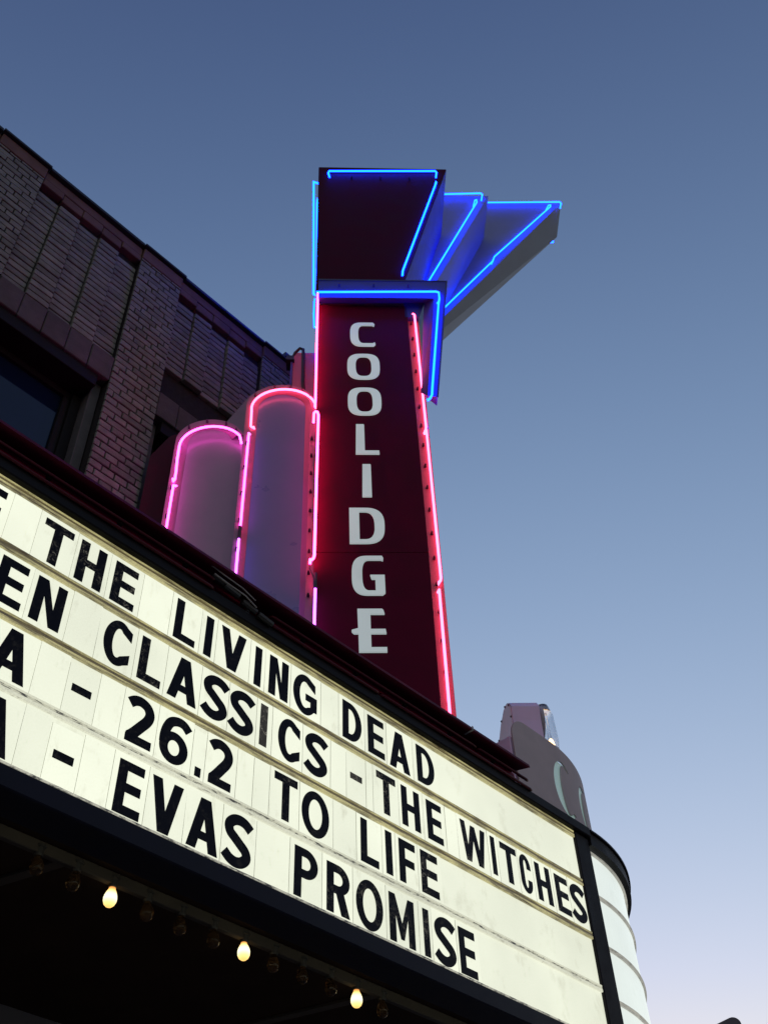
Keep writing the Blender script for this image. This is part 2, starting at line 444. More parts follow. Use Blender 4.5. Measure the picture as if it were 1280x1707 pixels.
def glyph(ch, w, t=0.195):
    h = t * 0.9                               # arms a little thinner than stems
    if ch == 'I': return [[[(0, 0), (w, 0), (w, 1), (0, 1)]]]
    if ch == 'L': return [[[(0, 0), (w, 0), (w, h), (t, h), (t, 1), (0, 1)]]]
    if ch == 'T': c = w / 2; return [[[(c - t / 2, 0), (c + t / 2, 0), (c + t / 2, 1 - h), (w, 1 - h), (w, 1), (0, 1), (0, 1 - h), (c - t / 2, 1 - h)]]]
    if ch == 'H': return [[[(0, 0), (t, 0), (t, .41), (w - t, .41), (w - t, 0), (w, 0), (w, 1), (w - t, 1), (w - t, .41 + h), (t, .41 + h), (t, 1), (0, 1)]]]
    if ch == 'E': return [[[(0, 0), (w, 0), (w, h), (t, h), (t, .42), (w * .93, .42), (w * .93, .42 + h), (t, .42 + h), (t, 1 - h), (w * .98, 1 - h), (w * .98, 1), (0, 1)]]]
    if ch == 'F': return [[[(0, 0), (t, 0), (t, .40), (w * .93, .40), (w * .93, .40 + h), (t, .40 + h), (t, 1 - h), (w, 1 - h), (w, 1), (0, 1)]]]
    if ch == 'A':
        ap, lt = .115, t * 1.08; k = w / 2 - ap
        xi = lambda y: y * k + lt
        ys = (w / 2 - lt) / k
        return [[[(0, 0), (lt, 0), (xi(.2), .2), (w - xi(.2), .2), (w - lt, 0), (w, 0), (w / 2 + ap, 1), (w / 2 - ap, 1)],
                 [(xi(.36), .36), (w / 2, ys), (w - xi(.36), .36)]]]
    if ch == 'V':
        ap, lt = .115, t * 1.08; k = w / 2 - ap; ys = 1 - (w / 2 - lt) / k
        return [[[(0, 1), (w / 2 - ap, 0), (w / 2 + ap, 0), (w, 1), (w - lt, 1), (w / 2, ys), (lt, 1)]]]
    if ch == 'N': return [[[(0, 0), (t, 0), (t, .62), (w - t * 1.1, 0), (w, 0), (w, 1), (w - t, 1), (w - t, .40), (t * 1.1, 1), (0, 1)]]]
    if ch == 'M': return [[[(0, 0), (t, 0), (t, .58), (w / 2 - .05, .10), (w / 2 + .05, .10), (w - t, .58), (w - t, 0), (w, 0), (w, 1), (w - t * .95, 1), (w / 2, .43), (t * .95, 1), (0, 1)]]]
    if ch == 'W':
        return [[[(0, 1), (.17 * w, 0), (.36 * w, 0), (.5 * w, .60), (.64 * w, 0), (.83 * w, 0), (w, 1), (w * .81, 1), (.725 * w, .40), (.585 * w, .97), (.415 * w, .97), (.275 * w, .40), (.19 * w, 1)]]]
    if ch == 'O': return [[arc(w / 2, .5, w / 2, .515, 0, 360, 40)[:-1], arc(w / 2, .5, w / 2 - t, .515 - t * .92, 0, 360, 40)[:-1]]]
    if ch == 'C' and w < .5:
        yb, yt = .30, .70; r = w / 2
        o_ = [(w, yt - .06), (w, yt)] + arc(r, yt, r, 1.012 - yt, 0, 180, 18) + arc(r, yb, r, yb + .012, 180, 360, 18) + [(w, yb + .06)]
        k = w - 2 * t * .9; c = t * .9
        i_ = [(w - c, yb + .06)] + arc(r, yb, k / 2, yb + .012 - t * .8, 360, 180, 14) + arc(r, yt, k / 2, 1.012 - yt - t * .8, 180, 0, 14) + [(w - c, yt - .06)]
        return [[o_ + i_]]
    if ch == 'C':
        a = 52 if w > .55 else 40
        e = 2.0 if w > .55 else 2.7
        o_ = sarc(w / 2 + (.02 if w > .55 else 0), .5, w / 2, .515, a, 360 - a, 40, e); i_ = sarc(w / 2 + .02, .5, w / 2 - t, .515 - t * .92, 360 - a - 4, a + 4, 36, e)
        o_[0] = (min(w, i_[-1][0] + .02), o_[0][1]); o_[-1] = (min(w, i_[0][0] + .02), o_[-1][1])
        if w > .55:
            xr = w * .98
            o_ = [(xr, .87)] + [q for q in o_ if q[0] < xr and True][1:-1] + [(xr, .13)]
            i_ = [(xr, .13 + t * 1.15)] + [q for q in i_ if q[0] < xr - .02] + [(xr, .87 - t * 1.15)]
        return [[o_ + i_]]
    if ch == 'G':
        o_ = arc(w / 2, .5, w / 2, .515, 50, 318, 40); i_ = arc(w / 2, .5, w / 2 - t, .515 - t * .92, 312, 54, 36)
        o_ = [(w * .93, .87)] + o_[2:]
        i_ = i_[:-1] + [(w * .93, .87 - t * 1.15)]
        return [[o_ + [(w, .16), (w, .54), (w * .52, .54), (w * .52, .54 - h), (w - t, .54 - h), (w - t, .24)] + i_[2:]]]
    if ch == 'D':
        o_ = [(0, 0)] + arc(w * .40, .5, w * .60, .5, -90, 90, 24) + [(0, 1)]
        i_ = [(t, h)] + arc(w * .40, .5, w * .60 - t, .5 - h, -90, 90, 24) + [(t, 1 - h)]
        return [[o_, i_]]
    if ch in 'PR':
        r = .30; cy = .70
        o_ = [(0, 0), (t, 0), (t, cy - r)] + arc(w * .48, cy, w * .52, r, -90, 90, 20) + [(0, 1)]
        i_ = [(t, cy - r + h)] + arc(w * .48, cy, w * .52 - t, r - h, -90, 90, 20) + [(t, 1 - h)]
        out = [[o_, i_]]
        if ch == 'R': out.append([[(w * .40, .42), (w * .40 + t * 1.1, .45), (w, 0), (w - t * 1.2, 0)]])
        return out
    if ch == 'S':
        pts = [(w * .97, .80), (w * .76, .89), (w * .52, .915), (w * .30, .87), (w * .155, .76), (w * .20, .63), (w * .38, .545), (w * .60, .45), (w * .80, .355), (w * .855, .235), (w * .70, .125), (w * .48, .085), (w * .24, .12), (w * .03, .215)]
        return [[ribbon(spline(pts, 5), t * 1.08)]]
    if ch == '2':
        pts = [(w * .04, .80), (w * .22, .885), (w * .45, .915), (w * .70, .86), (w * .82, .73), (w * .76, .58), (w * .55, .40), (w * .30, .20), (w * .16, .11)]
        return [[ribbon(spline(pts, 5), t * 1.06)], [[(.02 * w, 0), (w, 0), (w, h), (.30 * w, h), (.02 * w, .16)]]]
    if ch == '6':
        ring_o = arc(w / 2, .325, w / 2, .335, 0, 360, 36)[:-1]; ring_i = arc(w / 2, .325, w / 2 - t, .335 - t * .9, 0, 360, 36)[:-1]
        pts = [(w * .97, .80), (w * .78, .90), (w * .56, .915), (w * .32, .84), (w * .19, .68), (w * .135, .50), (w * .135, .34)]
        return [[ring_o, ring_i], [ribbon(spline(pts, 5), t)]]
    if ch == '-': return [[[(0, .415), (w, .415), (w, .57), (0, .57)]]]
    if ch == '.': return [[[(0, 0), (w, 0), (w, t), (0, t)]]]
    raise ValueError(ch)

# ------------------------------------------------------------------ sign frame (s along the face, n away from the street side, z up)
Q = math.sqrt(0.5)
DNS = 4.95
SV, NV = Vector((Q, -Q, 0)), Vector((Q, Q, 0))
def F(s, z, n): return SV * s + NV * (DNS + n) + Vector((0, 0, z + Z0))

# ------------------------------------------------------------------ ground
bm = nb(); box(bm, -300, 300, -300, 300, -0.4, -0.15); solo('road', bm, 'asphalt', kind='structure')
bm = nb(); box(bm, -60, 60, -0.9, 60, -0.146, 0.0); solo('pavement', bm, 'paving', kind='structure')
bm = nb(); box(bm, -60, 60, -1.05, -0.902, -0.146, 0.004, 0.015); solo('kerb', bm, 'kerb_stone', kind='structure')

# ------------------------------------------------------------------ brick building
YF = 4.75
HB, CB = 0.115, 0.0765                      # header length, course height
bld = thing('brick_building', 'dark two storey building of pale bricks with recessed brick panels behind the marquee', 'building', (1.4, YF + 2.5, 0))
BO = ROOTS[bld.name]
WZ0, WTOP = 5.0, 8.86
bm = nb()
def W(x0, x1, y0, y1, z0, z1, bev=0.0): box(bm, x0, x1, y0, y1, z0 + Z0, z1 + Z0, bev)
PIERS = [(0.76 - 1.062 * 1, 0.76 - 1.062 + 0.46), (0.762, 1.222), (2.282, 2.742), (3.782, 4.242)]
PANELS = [(0.158, 0.762), (1.222, 2.282), (2.742, 3.782)]
# backing walls (mortar): joints show it between the bricks
for x0, x1 in PIERS[1:]:
    W(x0 + .004, x1 - .004, YF + .020, YF + .3, 3.4, 8.85)
for x0, x1 in PANELS:
    W(x0 - .0, x1 + .0, YF + .075, YF + .30, 7.25, 8.90)
W(-3.0, 0.158, YF + .02, YF + .3, 3.4, 8.86)
wall = part('backing_wall', bm, 'mortar', bld)
bm = nb(); W(-3.0, 4.24, YF + .30, YF + 6.0, -Z0, 8.80); part('rear_block', bm, 'plaster', bld)
bm = nb(); W(-3.0, 6.40, YF + .05, YF + .29, -Z0, 3.3); part('ground_floor_wall', bm, 'plaster', bld)
bm = nb(); W(4.26, 9.0, YF + 1.2, YF + 6.0, -Z0, 3.2); part('side_annex', bm, 'plaster', bld)

bricks = []                                  # (x, z, length, y face)
def brick_rows():
    k = 0
    z = 5.62
    while z < 8.84:
        for pi, (x0, x1) in enumerate(PIERS[1:]):
            if pi == 0 and z < 7.2: continue
            if pi == 2 and z < 8.0: continue
            if k % 2 == 0: cuts = [0, .25, .5, .75, 1]
            else: cuts = ([0, .375, .875, 1], [0, .125, .625, 1])[(k // 2) % 2]
            for a, b_ in zip(cuts, cuts[1:]):
                bricks.append((x0 + (x1 - x0) * (a + b_) / 2, z + CB / 2, (x1 - x0) * (b_ - a), YF))
        z += CB; k += 1
    for pi, (x0, x1) in enumerate(PANELS[1:]):
        n = 5; wd = (x1 - x0) / n
        z = 7.255
        r = 0
        while z + CB < 8.78:
            if not (pi == 1 and z < 7.6):
                for j in range(n):
                    yj = YF + (0.035, 0.015, 0.045, 0.020, 0.050)[j]
                    bricks.append((x0 + wd * (j + .5), z + CB / 2, wd, yj))
            z += CB; r += 1
brick_rows()
MESHB = {}
def brick_mesh(L):
    key = round(L, 3)
    if key not in MESHB:
        bm = nb()
        x, h, d, c = L / 2 - .0050, CB / 2 - .0072, .05, .004
        f = [(-x + c, 0, -h + c), (x - c, 0, -h + c), (x - c, 0, h - c), (-x + c, 0, h - c)]
        g = [(-x, c, -h), (x, c, -h), (x, c, h), (-x, c, h)]
        e = [(-x, d, -h), (x, d, -h), (x, d, h), (-x, d, h)]
        fv, gv, ev = [[bm.verts.new(p) for p in q] for q in (f, g, e)]
        bm.faces.new(fv)
        for A, B in ((fv, gv), (gv, ev)):
            for i in range(4): bm.faces.new((A[i], B[i], B[(i + 1) % 4], A[(i + 1) % 4]))
        bmesh.ops.recalc_face_normals(bm, faces=bm.faces)
        me = bpy.data.meshes.new('brick'); bm.to_mesh(me); bm.free(); me.materials.append(MATS['brick'])
        MESHB[key] = me
    return MESHB[key]
def apparent(b_):
    p = Vector((b_[0], b_[3], b_[1])); d = p.length
    inside = (p.dot(FW) > 0) and abs(p.dot(RX) / p.dot(FW)) < 0.36 and abs(p.dot(DN) / p.dot(FW)) < 0.48
    return (1 if inside else 0.2) * b_[2] / d ** 2
bricks.sort(key=apparent, reverse=True)
extra = nb()
for i, (x, z, L, y) in enumerate(bricks):
    jit = random.uniform(-.004, .003)
    if i < 296:
        o = link_mesh('brick', brick_mesh(L), wall, Vector((x, y + jit, z + Z0)) - BO)
        o.rotation_euler = (random.uniform(-.008, .008), random.uniform(-.012, .012), random.uniform(-.006, .006))
    else:
        t = bmesh.ops.create_cube(extra, size=1)['verts']
        for v in t: v.co = Vector((x + v.co.x * (L - .010), y + jit + .025 + v.co.y * .05, z + Z0 + v.co.z * (CB - .0144)))
o = part('brick', extra, 'brick', wall); o['kind'] = 'stuff'

# stone coping above piers and panels, lintel stones, metal flashing
def stone(x0, x1, y0, y1, z0, z1, name='coping_stone', m='coping_stone', bev=.006, parent=None):
    bm = nb(); box(bm, x0, x1, y0, y1, z0 + Z0, z1 + Z0, bev); return part(name, bm, m, parent or bld)
for x0, x1 in PIERS[1:]: stone(x0 + .003, x1 - .003, YF - .012, YF + .28, 8.862, 9.028)
for x0, x1 in PANELS:
    stone(x0 + .002, x1 - .002, YF + .012, YF + .28, 8.902, 9.022)
for x0, x1 in PANELS[1:]:                   # stepped stone soffit over the fluted strips
    wd = (x1 - x0) / 5
    for j in range(5):
        zb = (8.805, 8.785, 8.785, 8.785, 8.815)[j]
        stone(x0 + wd * j + .002, x0 + wd * (j + 1) - .002, YF + (.008, .020, .014, .020, .008)[j], YF + .27, zb, 8.900)
for x0, x1 in PIERS[1:]: stone(x0 - .012, x1 + .012, YF - .045, YF + .30, 9.030, 9.062, 'metal_flashing', 'flashing', .004)
for x0, x1 in PANELS: stone(x0 + .014, x1 - .014, YF - .030, YF + .30, 9.024, 9.064, 'metal_flashing', 'flashing', .004)
stone(4.03, 4.235, YF - .05, YF + .30, 9.064, 9.14, 'parapet_cap', 'flashing', .005)
for x0, x1 in PANELS[1:]:
    wd = (x1 - x0) / 5
    for j in range(5):
        stone(x0 + wd * j + .003, x0 + wd * (j + 1) - .003, YF + .006 + .004 * (j % 2), YF + .30, 6.945, 7.248, 'lintel_stone', 'stone', .006)

# windows: reveal, frame and glass
for x0, x1 in PANELS[1:]:
    bm = nb()
    box(bm, x1 - .085, x1 - .004, YF + .10, YF + .299, 4.2 + Z0, 6.943 + Z0, .004)
    box(bm, x0 + .004, x0 + .085, YF + .10, YF + .299, 4.2 + Z0, 6.943 + Z0, .004)
    part('window_jamb', bm, 'jamb_stone', bld)
    fr = nb()
    ya, yb = YF + .20, YF + .285
    box(fr, x0 + .087, x1 - .087, YF + .03, yb, 6.81 + Z0, 6.942 + Z0, .004)  # dark head brought forward to stand in for the shade under the lintel
    box(fr, x1 - .165, x1 - .087, ya, yb, 4.2 + Z0, 6.797 + Z0, .004)
    box(fr, x0 + .087, x0 + .165, ya, yb, 4.2 + Z0, 6.797 + Z0, .004)
    box(fr, x0 + .168, x1 - .168, ya + .02, yb - .005, 6.735 + Z0, 6.797 + Z0, .004)
    box(fr, x1 - .225, x1 - .168, ya + .022, yb - .005, 4.2 + Z0, 6.732 + Z0, .004)
    box(fr, x0 + .168, x0 + .225, ya + .022, yb - .005, 4.2 + Z0, 6.732 + Z0, .004)
    w = part('window', fr, 'window_frame', bld)
    g = nb(); box(g, x0 + .226, x1 - .226, ya + .05, ya + .056, 4.2 + Z0, 6.733 + Z0); part('pane', g, 'glass_dark', w)

# ------------------------------------------------------------------ marquee
XC, YC, RG = 5.19, 4.38, 1.372               # curved end
YP = 3.0
XL = -2.2
mq = thing('marquee', 'cinema marquee with lit cream letter board, black frame, maroon cornice and rounded end', 'marquee', (2.6, 3.9, 3.4))
def mpart(name, boxes, m, bev=.004, parent=None):
    bm = nb()
    for bx in boxes:
        x0, x1, y0, y1, z0, z1 = bx
        box(bm, x0, x1, y0, y1, z0 + Z0, z1 + Z0, bev)
    return part(name, bm, m, parent or mq)
ZR = [3.338, 3.030, 2.715, 2.422, 2.118]     # rail heights
mpart('upper_frame', [(XL, 5.19, 2.965, 3.10, 3.366, 3.432), ], 'black_paint', .006)
mpart('lower_frame', [(XL, 5.19, 2.955, 3.12, 2.020, 2.106)], 'navy_paint', .006)
mpart('frame_post', [(5.046, 5.190, 2.988, 3.10, 2.108, 3.364)], 'black_paint', .006)
bd = mpart('letter_board', [(XL, 5.044, 3.0065, 3.030, 2.09, 3.362)], 'board', 0)
def rail(z, kind, lo=.021, hi=.021):
    a, b_ = (('rail_dirty', 'rail_groove'), ('rail_clean', 'rail_clean2'), ('rail_grime', 'rail_grime'))[kind]
    bm = nb()
    box(bm, XL, 5.043, 2.9925, 3.006, z + hi * .45 + Z0, z + hi + Z0, .002, 0)      # upper lip
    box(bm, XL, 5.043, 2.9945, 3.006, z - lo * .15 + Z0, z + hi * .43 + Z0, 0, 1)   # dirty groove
    box(bm, XL, 5.043, 2.9920, 3.006, z - lo + Z0, z - lo * .17 + Z0, .002, 0)      # lower lip
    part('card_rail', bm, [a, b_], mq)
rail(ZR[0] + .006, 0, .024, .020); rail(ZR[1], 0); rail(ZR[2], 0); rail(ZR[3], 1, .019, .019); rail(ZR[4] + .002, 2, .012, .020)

# arcs of the curved end
def bend(r, a): return Vector((XC + r * math.cos(a), YC + r * math.sin(a), 0))
def arc_slab(bm, r0, r1, z0, z1, a0=-90, a1=0, n=30, tail=None, mi=0):
    prev = None
    A = [math.radians(a0 + (a1 - a0) * i / n) for i in range(n + 1)]
    rings = []
    pts = [(bend(r0, a), bend(r1, a)) for a in A]
    if tail: pts.append((pts[-1][0] + Vector((0, tail, 0)), pts[-1][1] + Vector((0, tail, 0))))
    for p, q in pts:
        rings.append([bm.verts.new((p.x, p.y, z0 + Z0)), bm.verts.new((q.x, q.y, z0 + Z0)), bm.verts.new((q.x, q.y, z1 + Z0)), bm.verts.new((p.x, p.y, z1 + Z0))])
    fs = []
    for a, b_ in zip(rings, rings[1:]):
        for i in range(4): fs.append(bm.faces.new((a[i], a[(i + 1) % 4], b_[(i + 1) % 4], b_[i])))
    fs.append(bm.faces.new(rings[0])); fs.append(bm.faces.new(rings[-1][::-1]))
    for f in fs: f.material_index = mi
    bmesh.ops.recalc_face_normals(bm, faces=fs)
def arcpart(name, r0, r1, z0, z1, m, a0=-89.9, a1=0, tail=.5, smooth=False):
    bm = nb(); arc_slab(bm, r0, r1, z0, z1, a0, a1, 36, tail); return part(name, bm, m, mq)
arcpart('curved_upper_frame', 1.30, 1.405, 3.322, 3.408, 'black_paint')
arcpart('curved_cap', 1.29, 1.418, 3.4085, 3.421, 'black_paint')
arcpart('curved_lower_frame', 1.27, 1.42, 2.020, 2.106, 'navy_paint')
arcpart('curved_board', 1.34, 1.358, 2.09, 3.316, 'curved_board')
for z in (3.012, 2.706, 2.405):
    bm = nb(); arc_slab(bm, 1.359, 1.368, z - .012, z - .002, -89.8, 0, 36, .5); arc_slab(bm, 1.359, 1.372, z + .002, z + .009, -89.8, 0, 36, .5)
    part('curved_rail', bm, 'curved_rail', mq)
bm = nb(); arc_slab(bm, 1.359, 1.374, 3.290, 3.302, -89.8, 0, 36, .5); part('curved_rail', bm, 'curved_rail', mq)
# roof and soffit
bm = nb()
out = [(XL, 3.06)] + [(XC, 3.06)] + [tuple(bend(1.32, math.radians(-90 + 3 * i)).xy) for i in range(1, 31)] + [(6.51, 4.78), (XL, 4.78)]
prism(bm, out, 3.40, 3.428, lambda a, b_, n: Vector((a, b_, n + Z0))); part('roof_deck', bm, 'roofing', mq)
bm = nb(); prism(bm, out, 2.200, 2.22, lambda a, b_, n: Vector((a, b_, n + Z0))); part('soffit', bm, 'soffit_paint', mq)
# soffit trim: the raceway the bulbs hang from, seams
YB = 3.44
mpart('raceway', [(XL, 5.0, YB - .014, YB + .014, 2.150, 2.199)], 'raceway', .003)
for x in (-.2, 1.6, 3.4):
    bm = nb()
    prism(bm, [(x, 4.7), (x + .05, 4.7), (x + .44, 3.46), (x + .39, 3.46)], 2.186, 2.199, lambda a, b_, n: Vector((a, b_, n + Z0)))
    part('soffit_trim', bm, 'raceway', mq)
# maroon cornice
XE = 4.555
mpart('cornice_fascia', [(XL, XE, 3.030, 3.16, 3.434, 3.556)], 'cornice_maroon', .004)
bm = nb()
pr = [(2.900, 3.526), (2.906, 3.548), (3.17, 3.60), (3.17, 3.560), (3.03, 3.558)]
prism(bm, pr, XL, XE - .02, lambda y, z, x: Vector((x, y, z + Z0)))
part('cornice_ledge', bm, 'maroon_dark', mq)
bm = nb()
box(bm, XL, XE - .03, 3.008, 3.028, 3.500 + Z0, 3.512 + Z0, .003); box(bm, XL, XE - .03, 3.004, 3.028, 3.450 + Z0, 3.463 + Z0, .003)
part('cornice_moulding', bm, 'cornice_maroon', mq)
# unlit red neon tubes under the ledge, with their doubled back ends
for (z, xe) in ((3.482, 4.575), (3.428, 4.60)):
    spans = [(-.9, .62), (.66, 2.18), (2.55, 4.10 if z > 3.45 else 3.3), (4.13 if z > 3.45 else 3.33, xe)]
    for a, b_ in spans:
        bm = nb(); y = 2.955
        tube(bm, [(a, y + .03, z + .012 + Z0), (a + .004, y + .006, z + .004 + Z0), (a + .02, y, z + Z0), (b_ - .02, y, z + Z0), (b_ - .004, y + .003, z + Z0), (b_, y + .010, z + .008 + Z0), (b_ - .006, y + .016, z + .016 + Z0), (b_ - .07, y + .018, z + .017 + Z0)], .0085, 8)
        part('unlit_tube', bm, 'red_glass', mq, smooth=True)
bm = nb()
for i in range(14):
    x = -.6 + i * .375
    for z in (3.482, 3.428):
        box(bm, x - .006, x + .006, 2.957, 3.03, z - .004 + Z0, z + .004 + Z0)
        box(bm, x - .011, x + .011, 2.963, 2.985, z - .012 + Z0, z + .010 + Z0)
o = part('tube_clip', bm, 'electrode', mq); o['kind'] = 'stuff'
bm = nb()                                    # connectors between two tubes
for x, z, y in ((2.215, 3.505, 2.962), (2.29, 3.482, 2.958), (2.40, 3.45, 2.955), (2.50, 3.43, 2.95)):
    tube(bm, [(x - .045, y, z + .006 + Z0), (x + .045, y, z - .006 + Z0)], .016, 8)
part('tube_connector', bm, 'cable_black', mq)
for pts in ([(2.14, 2.94, 3.54), (2.22, 2.925, 3.512), (2.33, 2.925, 3.505), (2.42, 2.935, 3.49)], [(2.16, 2.93, 3.49), (2.25, 2.925, 3.475), (2.35, 2.925, 3.47), (2.43, 2.935, 3.452)]):
    bm = nb(); tube(bm, [Vector((x, y, z + Z0)) for x, y, z in pts], .0035, 6); part('cable', bm, 'cable_grey', mq)
bm = nb(); box(bm, 4.005, 4.018, 2.895, 2.96, 3.5245 + Z0, 3.5265 + Z0); box(bm, 4.005, 4.018, 2.8975, 2.9, 3.526 + Z0, 3.549 + Z0); part('cornice_joint', bm, 'cable_grey', mq)

# ------------------------------------------------------------------ changeable letters on the board
ROWS = [
 ('top row', [('F', 1.022, 1.142), ('T', 1.326, 1.467), ('H', 1.506, 1.638), ('E', 1.685, 1.808), ('L', 2.024, 2.144), ('I', 2.195, 2.238), ('V', 2.285, 2.436), ('I', 2.495, 2.537), ('N', 2.586, 2.708), ('G', 2.742, 2.899), ('D', 3.075, 3.210), ('E', 3.256, 3.377), ('A', 3.413, 3.566), ('D', 3.623, 3.761)], 3.068, 0.225),
 ('second row', [('E', 1.199, 1.323), ('N', 1.363, 1.500), ('C', 1.695, 1.835), ('L', 1.879, 1.998), ('A', 2.035, 2.191), ('S', 2.221, 2.355), ('S', 2.374, 2.508), ('I', 2.549, 2.593), ('C', 2.655, 2.797), ('S', 2.830, 2.967), ('-', 3.125, 3.206), ('T', 3.308, 3.445), ('H', 3.486, 3.621), ('E', 3.674, 3.792), ('W', 3.938, 4.142), ('I', 4.185, 4.222), ('T', 4.267, 4.406), ('C', 4.432, 4.530), ('H', 4.573, 4.707), ('E', 4.751, 4.874), ('S', 4.893, 5.026)], 2.764, 0.221),
 ('third row', [('A', 1.264, 1.419), ('-', 1.609, 1.698), ('2', 1.870, 1.998), ('6', 2.034, 2.178), ('.', 2.221, 2.252), ('2', 2.289, 2.412), ('T', 2.652, 2.790), ('O', 2.816, 2.985), ('L', 3.187, 3.307), ('I', 3.356, 3.401), ('F', 3.447, 3.562), ('E', 3.601, 3.727)], 2.456, 0.220),
 ('bottom row', [('A', 1.262, 1.425), ('-', 1.594, 1.682), ('E', 1.872, 1.993), ('V', 2.030, 2.182), ('A', 2.217, 2.374), ('S', 2.400, 2.541), ('P', 2.782, 2.919), ('R', 2.972, 3.112), ('O', 3.152, 3.323), ('M', 3.363, 3.531), ('I', 3.592, 3.633), ('S', 3.672, 3.812), ('E', 3.843, 3.965)], 2.148, 0.225)]
ORD = {1: 'first', 2: 'second', 3: 'third', 4: 'fourth'}
DESC = {
 0: ['cut off letter F at the left edge of the top row', 'letter T of THE in the top row, scratched stem', 'letter H of THE in the top row', 'letter E of THE in the top row', 'letter L that starts LIVING', 'letter I after the L of LIVING', 'letter V of LIVING', 'letter I before the N of LIVING', 'letter N of LIVING', 'letter G that ends LIVING', 'letter D that starts DEAD', 'letter E of DEAD', 'letter A of DEAD', 'letter D that ends DEAD at the end of the top row'],
 1: ['letter E at the left edge of the second row', 'letter N before the gap left of CLASSICS', 'letter C that starts CLASSICS', 'letter L of CLASSICS, worn stem', 'letter A of CLASSICS', 'letter S right after the A of CLASSICS', 'letter S before the worn I of CLASSICS', 'worn grey letter I of CLASSICS', 'letter C near the end of CLASSICS', 'letter S that ends CLASSICS', 'small faded grey hyphen between CLASSICS and THE', 'letter T of THE in the second row, worn stem', 'letter H of THE in the second row', 'letter E of THE in the second row', 'worn letter W that starts WITCHES', 'letter I of WITCHES', 'letter T of WITCHES, worn stem', 'narrow letter C of WITCHES', 'letter H of WITCHES', 'letter E of WITCHES', 'letter S that ends WITCHES against the black post'],
 2: ['letter A at the left edge of the third row', 'black hyphen left of the number in the third row', 'figure 2 that starts the number 26.2', 'figure 6 of the number 26.2', 'square full stop inside the number 26.2', 'figure 2 that ends the number 26.2', 'letter T of TO, worn stem', 'letter O of TO', 'letter L that starts LIFE', 'letter I of LIFE', 'letter F of LIFE', 'worn letter E that ends LIFE'],
 3: ['letter A cut off at the left edge of the bottom row', 'black hyphen left of EVAS in the bottom row', 'letter E that starts EVAS', 'letter V of EVAS', 'letter A of EVAS', 'letter S that ends EVAS', 'letter P that starts PROMISE', 'worn letter R of PROMISE', 'letter O of PROMISE', 'scratched letter M of PROMISE', 'scratched letter I of PROMISE', 'letter S of PROMISE', 'letter E that ends PROMISE']}
WORN = {(0, 1), (0, 3), (0, 2), (1, 3), (1, 11), (1, 14), (1, 16), (1, 19), (2, 6), (2, 11), (3, 7), (3, 9), (3, 10), (3, 8)}
FADED = {(1, 7), (1, 10)}
def card_box(bm, x0, x1, z0, z1, tilt=0.0):
    box(bm, x0, x1, 2.9995, 3.0025, z0 + Z0, z1 + Z0, 0)
    bm.normal_update()
    for f in bm.faces:
        if abs(f.normal.x) > .5: f.material_index = 1
    for v in bm.verts:
        v.co.x += (v.co.z - z0 - Z0) * tilt
